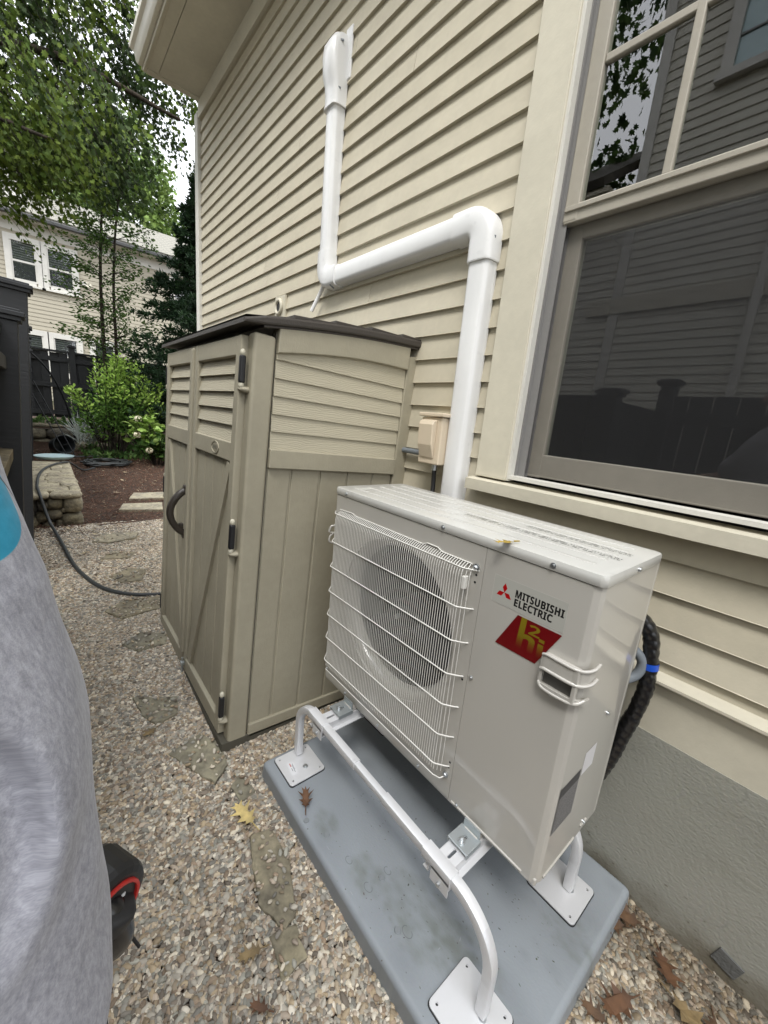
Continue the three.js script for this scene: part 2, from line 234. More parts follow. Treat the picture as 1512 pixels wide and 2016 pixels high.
// ---------- the house ----------
const W = 1.294, house = thing('house', 'beige clapboard house wall with a large window on the right', 'house', [W, 0, -1.7]);
{
  const r = rng(5), EXP = 0.0953, Y0 = 0.838 - 2 * EXP;
  // sheathing with the window opening, foundation, the far end wall
  part(house, 'sheathing', plateZY([[1.3, 0.5], [-4.56, 0.5], [-4.56, 4.0], [1.3, 4.0]], [[[0.24, 1.16], [-0.8, 1.16], [-0.8, 2.84], [0.24, 2.84]]], W + 0.013, 0.1), M.dark);
  part(house, 'end_wall', bx(W + 0.013, W + 6, 0.5, 4.0, -4.6, -4.56), sidingMats[1]);
  const tF = canvasTex(2048, 512, (g, w, h) => { g.fillStyle = '#b1b0a8'; g.fillRect(0, 0, w, h); const q = rng(31), Y = y => (0.52 - y) / 1.02 * h;
    for (let i = 0; i < 900; i++) { const x = q() * w, y = q() * h, s = 10 + q() * 70, c = q() < 0.5 ? '150,150,142' : '192,191,184', gr = g.createRadialGradient(x, y, 0, x, y, s); gr.addColorStop(0, `rgba(${c},0.16)`); gr.addColorStop(1, `rgba(${c},0)`); g.fillStyle = gr; g.fillRect(x - s, y - s, 2 * s, 2 * s); }
    g.lineWidth = 1; for (let i = 0; i < 500; i++) { const x = q() * w, y = q() * h, a = (q() - 0.5) * 2.4, l = 10 + q() * 36; g.strokeStyle = `rgba(${q() < 0.5 ? '110,110,104' : '205,205,198'},${0.1 + q() * 0.15})`; g.beginPath(); g.arc(x, y, l, a, a + 0.7 + q()); g.stroke(); }
    for (let i = 0; i < 700; i++) { const x = q() * w, y = Y(0.11 * q() * q() - 0.06), s = 6 + q() * 26, gr = g.createRadialGradient(x, y, 0, x, y, s); gr.addColorStop(0, 'rgba(98,86,66,0.16)'); gr.addColorStop(1, 'rgba(98,86,66,0)'); g.fillStyle = gr; g.fillRect(x - s, y - s, 2 * s, 2 * s); }
    for (let i = 0; i < 500; i++) { g.fillStyle = `rgba(84,72,54,${0.2 + q() * 0.4})`; g.fillRect(q() * w, Y(0.2 * q() * q() - 0.03), 1 + q() * 2, 1 + q() * 2); } });
  const fg = bx(W - 0.014, W + 0.25, -0.5, 0.52, -4.55, 1.3); { const p = fg.attributes.position, u = fg.attributes.uv; fg.setAttribute('uv1', u.clone()); for (let i = 0; i < p.count; i++) u.setXY(i, (p.getZ(i) + 4.55) / 5.85, (p.getY(i) + 0.5) / 1.02); }
  const fb = tStuccoB.clone(); fb.repeat.set(10.5, 1.8); fb.needsUpdate = true;
  const f = part(house, 'foundation', fg, mat(0.63, 0.635, 0.605, { roughness: 0.95, map: tF, bumpMap: fb, bumpScale: 0.0015 }));
  part(f, 'repair_patch', (() => { const g = new RoundedBoxGeometry(0.006, 0.05, 0.055, 1, 0.002); g.rotateX(0.25); g.translate(W - 0.016, 0.02, 0.076); return muv(g); })(), M.patch);
  const plank = (y0, y1, z0, z1) => { const s = shapeOf([[W - 0.0098, y0], [W - 0.0083, y0 + 0.0015], [W + 0.007, y1], [W + 0.0125, y1], [W + 0.0125, y0]]); const g = new THREE.ExtrudeGeometry(s, { depth: z1 - z0, bevelEnabled: false }); g.translate(0, 0, z0); return muv(g, 1, r() * 7); };
  for (let k = 0; k < 36; k++) {
    const y = Y0 + k * EXP, yt = Math.min(y + EXP + 0.016, 3.86); if (y > 3.83) break;
    const runs = y > 1.1 && y < 2.97 ? [[-4.505, -0.945], [0.385, 1.3]] : [[-4.505, 1.3]];
    for (const [a, b] of runs) { const cuts = [a]; if (b - a > 2) { let c = a + 0.6 + r() * 2.4; while (c < b - 0.5) { cuts.push(c); c += 1.6 + r() * 2; } } cuts.push(b);
      for (let i = 0; i + 1 < cuts.length; i++) part(house, 'clapboard', plank(y + (r() - 0.5) * 0.0012, yt, cuts[i] + (i ? 0.0011 : 0), cuts[i + 1] - 0.0011), sidingMats[(r() * 3) | 0]); }
  }
  part(house, 'corner_board', rb(W - 0.03, W + 0.012, 0.5, 3.86, -4.6, -4.506, 0.003), M.trimW);
  part(house, 'water_table', rb(W - 0.012, W + 0.012, 0.505, 0.692, -4.5, 1.3, 0.002), M.trim);
  part(house, 'drip_cap', sweep([[W + 0.012, 0.7, -4.5], [W + 0.012, 0.7, 1.3]], [[-0.008, 0], [-0.012, -0.05], [-0.004, -0.05], [0.012, 0]].map(([a, b]) => [a, b]), [0, 1, 0]), M.trim);
  // eave
  part(house, 'frieze_board', rb(W - 0.026, W + 0.012, 3.8, 3.93, -4.5, 1.3, 0.003), M.soffit);
  part(house, 'soffit', rb(0.95, W + 0.012, 3.93, 3.95, -4.44, 1.3, 0.002), M.soffit);
  part(house, 'soffit', rb(0.868, 0.946, 3.93, 3.95, -4.44, 1.3, 0.002), M.soffit);
  part(house, 'soffit_end', rb(0.868, W + 0.012, 3.922, 3.949, -4.5, -4.443, 0.003), M.soffit);
  part(house, 'eave_return', rb(0.84, W + 0.3, 3.94, 4.14, -4.52, -4.501, 0.003), M.trim);
  part(house, 'fascia', rb(0.845, 0.867, 3.925, 4.12, -4.5, 1.3, 0.003), M.trim);
  part(house, 'gutter', sweep([[0.843, 3.96, -4.51], [0.843, 3.96, 1.3]], [[0, 0], [0, -0.03], [0.02, -0.045], [0.045, -0.05], [0.07, -0.062], [0.085, -0.085], [0.11, -0.09], [0.11, 0]].map(([a, b]) => [a, b]), [0, 1, 0], 0.5), M.gutter);
  part(house, 'roof', (() => { const g = slabXY([[0.77, 4.1], [0.77, 4.13], [4.8, 7.1], [4.8, 7.07]], [], -4.62, 1.3); return g; })(), M.roof);
  // window
  const w = sub(house, 'window'); w.userData.label = 'large double hung window with divided upper sash';
  const zl = -0.81, zr = 0.25, yb = 1.157;
  part(w, 'casing', rb(W - 0.03, W + 0.012, 1.157, 2.83, -0.943, zl, 0.003), M.trim);
  part(w, 'casing', rb(W - 0.03, W + 0.012, 1.157, 2.83, zr, 0.383, 0.003), M.trim);
  part(w, 'casing', rb(W - 0.034, W + 0.012, 2.832, 2.97, -0.955, 0.395, 0.003), M.trim);
  part(w, 'sill', slabXY([[W - 0.062, 1.106], [W - 0.062, 1.146], [W + 0.12, 1.165], [W + 0.12, 1.106]], [], -0.962, 0.402, 0.002), M.trim);
  part(w, 'blind_stop', bx(W - 0.022, W + 0.06, 1.158, 2.83, zl, zl + 0.012), M.trimW);
  part(w, 'blind_stop', bx(W - 0.022, W + 0.06, 1.158, 2.83, zr - 0.012, zr), M.trimW);
  part(w, 'blind_stop', bx(W - 0.03, W + 0.02, 1.166, 1.178, zl + 0.012, zr - 0.012), M.trimW);
  for (const [a, b] of [[zl + 0.013, zl + 0.05], [zr - 0.05, zr - 0.013]]) { // jamb tracks: three grooves
    part(w, 'jamb_track', [bx(W + 0.058, W + 0.064, 1.16, 2.83, a, b), bx(W + 0.004, W + 0.058, 1.16, 2.83, a < 0 - 0.3 ? a : b - 0.004, a < -0.3 ? a + 0.004 : b), bx(W + 0.018, W + 0.022, 1.16, 2.83, a, a + (a < -0.3 ? 0.03 : 0.037)), bx(W + 0.038, W + 0.042, 1.16, 2.83, a, a + (a < -0.3 ? 0.03 : 0.037))], M.track);
  }
  part(w, 'sill_channel', bx(W + 0.004, W + 0.058, 1.167, 1.172, zl + 0.013, zr - 0.013), M.track);
  // upper sash (outer), lower sash (inner)
  const zu0 = zl + 0.03, zu1 = zr - 0.03, xu = W + 0.012, xl = W + 0.045;
  const us = part(w, 'upper_sash', [rb(xu, xu + 0.034, 1.985, 2.8, zu0, zu0 + 0.045), rb(xu, xu + 0.034, 1.985, 2.8, zu1 - 0.045, zu1), rb(xu + 0.001, xu + 0.033, 1.98, 2.032, zu0 + 0.002, zu1 - 0.002), rb(xu + 0.001, xu + 0.033, 2.76, 2.815, zu0 + 0.002, zu1 - 0.002), rb(xu - 0.006, xu + 0.004, 2.012, 2.026, zu0 + 0.004, zu1 - 0.004, 0.002)], M.sash);
  const c0 = zu0 + 0.045, c1 = zu1 - 0.045, cw = (c1 - c0) / 4;
  for (let i = 1; i < 4; i++) part(w, 'muntin', rb(xu + 0.004, xu + 0.026, 2.03, 2.77, c0 + i * cw - 0.011, c0 + i * cw + 0.011, 0.004), M.sash);
  part(w, 'muntin', rb(xu + 0.005, xu + 0.025, 2.382, 2.404, c0, c1, 0.004), M.sash);
  for (let i = 0; i < 4; i++) for (const [y0, y1] of [[2.03, 2.393], [2.393, 2.77]]) { const g = new THREE.PlaneGeometry(cw, y1 - y0); g.rotateY(-Math.PI / 2 + (r() - 0.5) * 0.006); g.translate(xu + 0.015, (y0 + y1) / 2, c0 + (i + 0.5) * cw); part(w, 'pane', g, M.glass); }
  part(w, 'lower_sash', [rb(xl, xl + 0.036, 1.18, 2.0, zu0, zu0 + 0.058), rb(xl, xl + 0.036, 1.18, 2.0, zu1 - 0.058, zu1), rb(xl + 0.001, xl + 0.035, 1.182, 1.262, zu0 + 0.002, zu1 - 0.002), rb(xl + 0.001, xl + 0.035, 1.94, 1.995, zu0 + 0.002, zu1 - 0.002)], M.sash);
  { const g = new THREE.PlaneGeometry(c1 - c0 + 0.05, 0.72); g.rotateY(-Math.PI / 2); g.translate(xl + 0.014, 1.6, (c0 + c1) / 2); part(w, 'pane', g, M.glass); }
  { const g = new THREE.PlaneGeometry(zu1 - zu0 - 0.01, 0.8); g.rotateY(-Math.PI / 2); g.translate(xl - 0.01, 1.59, (zu0 + zu1) / 2); part(w, 'insect_screen', g, M.screen); }
  // the room behind the glass
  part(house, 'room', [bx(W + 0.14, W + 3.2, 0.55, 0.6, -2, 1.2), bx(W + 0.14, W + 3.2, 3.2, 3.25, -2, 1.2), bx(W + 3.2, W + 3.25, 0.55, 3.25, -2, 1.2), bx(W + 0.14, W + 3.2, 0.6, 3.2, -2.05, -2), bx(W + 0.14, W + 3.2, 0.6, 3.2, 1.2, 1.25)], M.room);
  // dryer vent low on the wall
  const v = part(house, 'wall_vent', rb(W - 0.02, W + 0.0, 1.93, 2.07, -2.8, -2.66, 0.004), M.trim);
  part(v, 'vent_hood', (() => { const g = new THREE.TorusGeometry(0.042, 0.012, 8, 20); g.rotateY(Math.PI / 2); g.translate(W - 0.026, 2.0, -2.73); return g; })(), M.trim);
  part(v, 'vent_flap', (() => { const g = new THREE.CylinderGeometry(0.036, 0.036, 0.006, 18); g.rotateZ(Math.PI / 2); g.translate(W - 0.024, 2.0, -2.73); return g; })(), M.hpDark);
}

// ---------- junction box on the wall ----------
{
  const t = thing('junction_box', 'beige electrical disconnect box on the clapboards beside the white duct', 'junction box', [W, 1.17, -1.14]);
  part(t, 'box_body', rb(1.2, W, 1.172, 1.36, -1.2, -1.085, 0.006), M.beigePlastic);
  part(t, 'box_lid', rb(1.19, W, 1.362, 1.377, -1.21, -1.075, 0.004), M.beigePlastic);
  part(t, 'box_cover', (() => { const g = slabXY([[1.176, 1.25], [1.172, 1.33], [1.18, 1.345], [1.2, 1.35], [1.2, 1.2], [1.194, 1.2]], [], -1.188, -1.11, 0.004); return g; })(), M.beigePlastic);
  part(t, 'conduit', tube([[1.27, 1.205, -1.2], [1.27, 1.205, -1.5], [1.27, 1.205, -1.9]], 0.012, 8, 10), M.greyPvc);
  part(t, 'cable_gland', rod([1.245, 1.172, -1.14], [1.245, 1.145, -1.14], 0.013, 8), M.steel);
  part(t, 'cable_whip', tube([[1.245, 1.15, -1.14], [1.245, 1.05, -1.135], [1.22, 0.9, -1.12], [1.16, 0.75, -1.05]], 0.0095, 16, 8), M.blackRubber);
}

// ---------- white line-set cover on the wall ----------
{
  const t = thing('line_set_cover', 'white plastic duct stepping down the clapboards from wall cap to heat pump', 'duct', [W, 0.4, -1.6]);
  const D = (w, d) => { const p = [[-w / 2, 0.004]]; for (let i = 0; i <= 10; i++) { const a = Math.PI * (1 - i / 10), e = 0.45; const c = Math.cos(a), s = Math.sin(a); p.push([Math.sign(c) * Math.abs(c) ** e * w / 2, 0.012 + (d - 0.012) * s ** e]); } p.push([w / 2, 0.004]); return p; };
  const duct = (a, b, w = 0.094, d = 0.066) => { // straight run on the wall from a to b ([y, z]), bulging toward -x
    const A = V(W, a[0], a[1]), B = V(W, b[0], b[1]), T = B.clone().sub(A).normalize(), N = V(-1, 0, 0), S = T.clone().cross(N); return sweep([A.toArray(), B.toArray()], D(w, d), S.toArray(), 0.6); };
  const z1 = -2.125, z2 = -1.043, yh = 2.05;
  for (const [a, b] of [[[2.12, z1 + 0.0415], [2.95, z1 + 0.0415]], [[yh - 0.0415, z1 + 0.06], [yh - 0.0415, z2 - 0.06]], [[0.4, z2 + 0.0415], [2.0, z2 + 0.0415]]]) part(t, 'lid_seam', duct(a, b, 0.0125, 0.019), M.pvc);
  part(t, 'duct_run', duct([2.1, z1], [2.95, z1]), M.pvc);
  part(t, 'duct_run', duct([yh, z1 + 0.06], [yh, z2 - 0.06]), M.pvc);
  part(t, 'duct_run', duct([0.4, z2], [2.0, z2]), M.pvc);
  const cover = (a, b) => duct(a, b, 0.106, 0.073);
  // elbows: quarter turns as swept sleeves with a flared rim
  const elbow = (cy, cz, sy, sz, name) => { // joins a run going sy in y with a run going sz in z around centre cy, cz
    const r = 0.062, pts = []; const oy = cy + sy * r, oz = cz + sz * r;
    pts.push([cy + sy * 0.135, cz]); for (let i = 0; i <= 8; i++) { const a = i / 8 * Math.PI / 2; pts.push([oy - sy * r * Math.sin(a), oz - sz * r * Math.cos(a)]); } pts.push([cy, cz + sz * 0.135]);
    const P = pts.map(([y, z]) => V(W, y, z)), pr = D(0.107, 0.074), n = pr.length, pos = [], idx = [];
    P.forEach((p, i) => { const d = P[Math.min(i + 1, P.length - 1)].clone().sub(P[Math.max(i - 1, 0)]).normalize(), S = d.clone().cross(V(-1, 0, 0)).normalize(); for (const [a, b] of pr) pos.push(W - b, p.y + S.y * a, p.z + S.z * a); });
    for (let i = 0; i + 1 < P.length; i++) for (let j = 0; j + 1 < n; j++) { const a = i * n + j; idx.push(a, a + 1, a + n, a + 1, a + n + 1, a + n); }
    for (const base of [0, (P.length - 1) * n]) for (let j = 1; j + 1 < n; j++) idx.push(base, base + j, base + j + 1);
    let g = new THREE.BufferGeometry(); g.setAttribute('position', new THREE.Float32BufferAttribute(pos, 3)); g.setIndex(idx); g = muv(toCreasedNormals(g, 0.7)); part(t, name, g, M.pvc);
    const clip = (yy, zz) => { const c = part(t, 'snap_clip', rb(W - 0.03, W - 0.026, yy - 0.007, yy + 0.007, zz - 0.004, zz + 0.002, 0.001), M.steel); };
  };
  elbow(yh, z1, 1, 1, 'elbow'); elbow(yh, z2, -1, -1, 'elbow');
  part(t, 'elbow_rim', cover([2.178, z1], [2.188, z1]), M.pvc);
  part(t, 'elbow_rim', cover([1.912, z2], [1.922, z2]), M.pvc);
  // wall cap at the top: a sleeve that closes with a rounded shoulder
  { const pr = D(0.112, 0.076), n = pr.length, rows = [[2.84, 1, 1], [2.9, 1, 1], [2.93, 1.02, 1.06], [2.97, 1.06, 1.25], [3.04, 1.07, 1.32], [3.09, 1.04, 1.24], [3.12, 0.95, 1.0], [3.137, 0.8, 0.62], [3.142, 0.6, 0.2]], pos = [], idx = [];
    rows.forEach(([y, kw, kd]) => { for (const [a, b] of pr) pos.push(W - b * kd, y, z1 + a * kw); });
    for (let i = 0; i + 1 < rows.length; i++) for (let j = 0; j + 1 < n; j++) { const a = i * n + j; idx.push(a, a + 1, a + n, a + 1, a + n + 1, a + n); }
    let g = new THREE.BufferGeometry(); g.setAttribute('position', new THREE.Float32BufferAttribute(pos, 3)); g.setIndex(idx); g = muv(toCreasedNormals(g, 0.9)); part(t, 'wall_cap', g, M.pvc);
    part(t, 'cap_flange', rb(W - 0.012, W, 2.95, 3.165, z1 + 0.03, z1 + 0.085, 0.005), M.pvc);
    part(t, 'cap_rim', duct([2.836, z1], [2.846, z1], 0.118, 0.079), M.pvc); }
  for (const [y, z, a] of [[2.905, z1 + 0.05, 0.4], [1.985, z2 + 0.045, 0.3], [3.09, z1 + 0.056, 0], [1.998, z1 + 0.1, 1.2]]) part(t, 'snap_clip', (() => { const g = new RoundedBoxGeometry(0.03, 0.009, 0.005, 1, 0.002); g.rotateY(-0.6); g.rotateX(a); g.translate(W - 0.055, y, z); return muv(g); })(), M.greyPvc);
  part(t, 'drain_tube', tubeR([[W - 0.03, 2.03, z1 - 0.03], [W - 0.035, 1.98, z1 - 0.07], [W - 0.06, 1.9, z1 - 0.1]], () => 0.0105, 10, 10), M.pvc);
}
// ---------- plastic storage shed (leans slightly toward the wall) ----------
{
  const t = local(thing('storage_shed', 'tan resin storage shed with louvred double doors and brown roof', 'shed', [0.461, 0.003, -1.38]));
  t.rotation.z = R(-3); const L = 1.09, D = 0.775, S = M.shed;
  // body core set back behind the panels
  part(t, 'body', rb(0.02, D - 0.01, 0.0, 1.56, -L + 0.01, -0.012, 0.01), S);
  part(t, 'base_skirt', rb(-0.012, D, -0.06, 0.012, -L - 0.01, 0.012, 0.004), M.shedBase);
  // corner posts
  part(t, 'corner_post', rb(0.012, 0.09, 0.0, 1.575, -0.045, 0.012, 0.012), S);
  part(t, 'corner_post', slabXY([[0.702, 0], [0.775, 0], [0.775, 1.66], [0.702, 1.645]], [], -0.05, 0.012, 0.004), S);
  part(t, 'corner_post', rb(0.012, 0.06, 0.0, 1.575, -L, -L + 0.04, 0.01), S);
  part(t, 'corner_seam', bx(0.0905, 0.094, 0.02, 1.59, -0.03, 0.001), M.shedBase);
  // near side panel: boards with grooves below, belt, louvre laps, arched head
  const gx = [0.095, 0.192, 0.32, 0.453, 0.588, 0.7];
  for (let i = 0; i < 5; i++) part(t, 'side_board', rb(gx[i] + 0.004, gx[i + 1] - 0.004, 0.02, 1.13, -0.03, 0.0015, 0.004), S);
  part(t, 'groove_back', bx(0.095, 0.7, 0.02, 1.6, -0.03, -0.004), S);
  part(t, 'side_belt', rb(0.094, 0.701, 1.125, 1.196, -0.03, 0.019, 0.005), S);
  part(t, 'base_trim', rb(0.094, 0.701, -0.005, 0.056, -0.03, 0.012, 0.005), S);
  const ly = [1.193, 1.258, 1.319, 1.382, 1.443, 1.505];
  for (let i = 0; i < 6; i++) { const y0 = ly[i], y1 = i < 5 ? ly[i + 1] + 0.004 : 1.62; const g = slabXY([[0.096, y0], [0.7, y0 + 0.003], [0.7, y1 + 0.003], [0.096, y1]], [], -0.02, 0.0, 0); const p = g.attributes.position; for (let k = 0; k < p.count; k++) if (p.getZ(k) > -0.001) p.setZ(k, 0.008 - 0.008 * clamp((p.getY(k) - y0) / (y1 - y0), 0, 1)); g.computeVertexNormals(); part(t, 'lap_board', g, M.shedGrain); }
  { const top = Array.from({ length: 11 }, (_, i) => { const x = lerp(0.7, 0.095, i / 10); return [x, 1.592 + 0.125 * x + 0.014 * Math.sin(Math.PI * x / 0.8)]; }), low = []; for (let i = 0; i <= 14; i++) { const u = i / 14; low.push([lerp(0.095, 0.7, u), lerp(1.524, 1.588, u) + 0.016 * Math.sin(Math.PI * u)]); } part(t, 'arched_head', slabXY([...low, ...top], [], -0.03, 0.02, 0.004), S); }
  // doors in the plane x = 0, facing -x
  const X0 = 0.02; // back of the door skin
  function door(za, zb, hingeFar) { // za nearer
    const d = sub(t, 'door'); const w = 0.045;
    part(d, 'stile', rb(-0.012, X0, 0.02, 1.565, za - w, za, 0.006), S); part(d, 'stile', rb(-0.012, X0, 0.02, 1.565, zb, zb + w, 0.006), S);
    part(d, 'rail', rb(-0.011, X0, 1.498, 1.564, zb + w - 0.002, za - w + 0.002, 0.005), S); part(d, 'rail', rb(-0.011, X0, 1.13, 1.2, zb + w - 0.002, za - w + 0.002, 0.005), S); part(d, 'kick_rail', rb(-0.013, X0, 0.022, 0.09, zb + 0.01, za - w + 0.002, 0.005), S);
    const z0 = zb + w, z1 = za - w;
    for (let i = 0; i < 5; i++) { const y0 = 1.2 + i * 0.06, g = bx(0.0, X0, y0, y0 + 0.0605, z0, z1), p = g.attributes.position; for (let k = 0; k < p.count; k++) if (p.getX(k) < 0.01) p.setX(k, p.getY(k) > y0 + 0.03 ? 0.012 : -0.003); g.computeVertexNormals(); part(d, 'louvre', g, M.shedGrain); }
    const nb = 4, bw = (z1 - z0) / nb; for (let i = 0; i < nb; i++) part(d, 'door_board', rb(0.004, X0, 0.088, 1.132, z0 + i * bw + 0.0025, z0 + (i + 1) * bw - 0.0025, 0.004), S);
    part(d, 'groove_back', bx(0.01, X0, 0.088, 1.132, z0, z1), S);
    const top = hingeFar ? z0 + 0.005 : z1 - 0.005, bot = hingeFar ? z1 - 0.02 : z0 + 0.02; // brace falls from the hinge side to the meeting edge
    const g = bx(-0.008, 0.012, -0.5, 0.5, -0.032, 0.032), len = Math.hypot(1.03, top - bot); g.scale(1, len, 1); g.rotateX(Math.atan2(top - bot, 1.03)); g.translate(0, 0.61, (top + bot) / 2);
    { const p = g.attributes.position; for (let k = 0; k < p.count; k++) p.setXYZ(k, p.getX(k), clamp(p.getY(k), 0.09, 1.13), clamp(p.getZ(k), z0, z1)); } g.computeVertexNormals(); part(d, 'brace', g, S);
    return d;
  }
  const near = door(-0.04, -0.575, false), far = door(-0.583, -1.085, true);
  part(far, 'meeting_strip', rb(-0.022, 0.0, 0.1, 1.555, -0.612, -0.572, 0.008), S);
  // oval brand plate
  { const c = [1.166, -0.25]; const e = (rx, ry) => arc([0, 0], 1, 0, 348, 29, (a, b) => [c[1] + a * rx, c[0] + b * ry]); part(near, 'emblem', plateZY(e(0.043, 0.024), [e(0.039, 0.02)], -0.0145, 0.004), S); part(near, 'emblem', plateZY(e(0.034, 0.0155), [], -0.0125, 0.003), S);
    const tx = canvasTex(256, 96, (g, w, h) => { g.fillStyle = '#8f8a77'; g.fillRect(0, 0, w, h); g.fillStyle = '#5f5b4d'; g.font = 'bold 46px sans-serif'; g.textAlign = 'center'; g.textBaseline = 'middle'; g.fillText('SUNCAST', w / 2, h / 2); });
    const g = new THREE.PlaneGeometry(0.052, 0.0165); g.rotateY(-Math.PI / 2); g.translate(-0.0135, c[0], c[1]); part(near, 'emblem_lettering', g, mat(0.72, 0.72, 0.72, { map: tx, roughness: 0.6 })); }
  // handle
  { const pts = []; for (let i = 0; i <= 16; i++) { const a = i / 16; pts.push([-0.014 - 0.066 * Math.sin(Math.PI * a) ** 0.7, 0.71 + 0.21 * a, -0.628]); } const g = sweep(pts, rrect(0.032, 0.03, 0.01), [0, 0, 1], 0.6); part(far, 'handle', g, M.handle);
    for (const y of [0.705, 0.925]) part(far, 'handle_mount', rb(-0.026, -0.008, y - 0.02, y + 0.02, -0.646, -0.61, 0.007), M.handle); part(far, 'latch_tab', rb(-0.04, -0.022, 0.735, 0.76, -0.64, -0.616, 0.003), M.handle); }
  part(near, 'floor_bolt', [rod([-0.022, 0.01, -0.55], [-0.022, 0.09, -0.55], 0.005, 8), rb(-0.03, -0.012, 0.05, 0.07, -0.56, -0.54, 0.004)], M.zinc);
  // hinges at the near corner
  const hinge = (y0, y1, z, x) => { const h = part(t, 'hinge', rb(x - 0.01, x + 0.01, y0 + 0.012, y1 - 0.012, z - 0.01, z + 0.01, 0.006), M.blackPlastic); for (const [yy, s] of [[y0 + 0.004, -1], [y1 - 0.004, 1]]) part(h, 'hinge_pin', (() => { const g = new THREE.SphereGeometry(0.0098, 10, 8); g.scale(1, 1.3, 1); g.translate(x, yy, z); return g; })(), mat(0.5, 0.47, 0.37, { roughness: 0.5 }));
    part(h, 'hinge_cup', (() => { const g = new THREE.SphereGeometry(0.026, 12, 8); g.scale(1.25, 0.45, 0.9); g.translate(x + 0.022, y0 - 0.008, z - 0.004); return g; })(), S); };
  for (const [a, b] of [[1.394, 1.508], [0.805, 0.922], [0.102, 0.218]]) hinge(a, b, -0.022, -0.01);
  for (const [a, b] of [[1.394, 1.508], [0.805, 0.922], [0.102, 0.218]]) hinge(a, b, -L - 0.006, -0.004);
  // roof: five overlapping courses rising to the back, over a moulded rim
  const ry = x => 1.603 + 0.125 * x + 0.014 * Math.sin(Math.PI * clamp(x / 0.8, 0, 1));
  { const top = [], bot = []; for (let i = 0; i <= 12; i++) { const x = lerp(-0.032, 0.812, i / 12); top.push([x, ry(x) + (i ? 0.018 : 0.006)]); bot.push([x, ry(x) - (i ? 0.01 : 0.008)]); } const rf = part(t, 'roof', slabXY([...bot, ...top.reverse()], [], -L - 0.04, 0.032, 0.007), M.shedRoof);
    for (let k = 0; k < 5; k++) { const x0 = -0.024 + k * 0.166, x1 = x0 + 0.174; const g = slabXY([[x0, ry(x0) + 0.016], [x1, ry(x1) + 0.016], [x1, ry(x1) + 0.022], [x0, ry(x0) + (k ? 0.031 : 0.016)]], [], -L - 0.032, 0.025, 0.003); part(rf, 'shingle_course', g, M.shedRoof); }
    part(rf, 'roof_rim', slabXY([...bot.slice(1).map(([x, y]) => [x, y - 0.008]), ...bot.slice(1).reverse()], [], -L - 0.03, 0.022, 0.002), M.shedRoof); }
}

// ---------- grey equipment pad ----------
const PADY = 0.02;
{
  const tp = canvasTex(1024, 1024, (g, w, h) => { g.fillStyle = '#9aa0a5'; g.fillRect(0, 0, w, h); const r = rng(77);
    for (let i = 0; i < 260; i++) { const x = r() * w, y = r() * h, q = 10 + r() * 110; const gr = g.createRadialGradient(x, y, 0, x, y, q); const c = r() < 0.5 ? '96,100,104' : '150,154,158'; gr.addColorStop(0, `rgba(${c},${0.05 + r() * 0.1})`); gr.addColorStop(1, `rgba(${c},0)`); g.fillStyle = gr; g.fillRect(x - q, y - q, 2 * q, 2 * q); }
    for (const [u, v, q, n] of [[0.12, 0.52, 0.06, 90], [0.2, 0.68, 0.12, 260], [0.24, 0.8, 0.1, 160], [0.1, 0.33, 0.05, 60], [0.62, 0.93, 0.07, 80]]) for (let i = 0; i < n; i++) { const a = r() * 6.28, d = Math.sqrt(r()) * q, x = (u + Math.cos(a) * d) * w, y = (v + Math.sin(a) * d) * h, s = 3 + r() * 26; const gr = g.createRadialGradient(x, y, 0, x, y, s); gr.addColorStop(0, 'rgba(98,100,90,0.085)'); gr.addColorStop(1, 'rgba(92,98,80,0)'); g.fillStyle = gr; g.fillRect(x - s, y - s, 2 * s, 2 * s); }
    for (let i = 0; i < 170; i++) { const x = r() * w * 0.6, y = (0.3 + r() * 0.65) * h; g.fillStyle = `rgba(${35 + r() * 30},${33 + r() * 25},${26 + r() * 20},${0.35 + r() * 0.5})`; g.save(); g.translate(x, y); g.rotate(r() * 3); g.fillRect(0, 0, 1 + r() * r() * 9, 1 + r() * 2.5); g.restore(); }
    g.strokeStyle = 'rgba(60,66,70,0.5)'; g.lineWidth = 1.5; for (const [x, y, q] of [[100, 560, 14], [205, 560, 12], [130, 700, 15], [95, 470, 12]]) { g.beginPath(); g.arc(x, y, q, 0.4, 5.6); g.stroke(); }
    g.strokeStyle = 'rgba(225,228,230,0.35)'; for (let i = 0; i < 30; i++) { const x = r() * w, y = r() * h, a = r() * 6; g.beginPath(); g.moveTo(x, y); g.lineTo(x + Math.cos(a) * 18 * r(), y + Math.sin(a) * 18 * r()); g.stroke(); } });
  const x0 = 0.548, x1 = 1.262, z0 = -1.2, z1 = -0.15, g = new RoundedBoxGeometry(x1 - x0, 0.085, z1 - z0, 4, 0.016), p = g.attributes.position, uv = g.attributes.uv;
  for (let i = 0; i < p.count; i++) { const k = 1 + 0.02 * (0.0425 - p.getY(i)) / 0.085; p.setX(i, p.getX(i) * k); p.setZ(i, p.getZ(i) * (1 + (k - 1) * 0.6)); uv.setXY(i, p.getX(i) / (x1 - x0) + 0.5, 0.5 - p.getZ(i) / (z1 - z0)); }
  g.translate((x0 + x1) / 2, PADY - 0.0425, (z0 + z1) / 2);
  const t = thing('equipment_pad', 'stained blue grey plastic pad on the gravel under the heat pump', 'pad', [0.905, PADY - 0.085, -0.675]);
  part(t, 'slab', g, mat(0.8, 0.8, 0.8, { map: tp, roughness: 0.55, bumpMap: tSpeck, bumpScale: 0.0006 }));
  for (const [x, z] of [[0.6, -0.82], [0.665, -0.62], [0.62, -0.5], [0.57, -0.9]]) part(t, 'moulded_boss', new THREE.CylinderGeometry(0.008, 0.01, 0.003, 16).translate(x, PADY + 0.0012, z), mat(0.2, 0.215, 0.225, { roughness: 0.6 }));
}

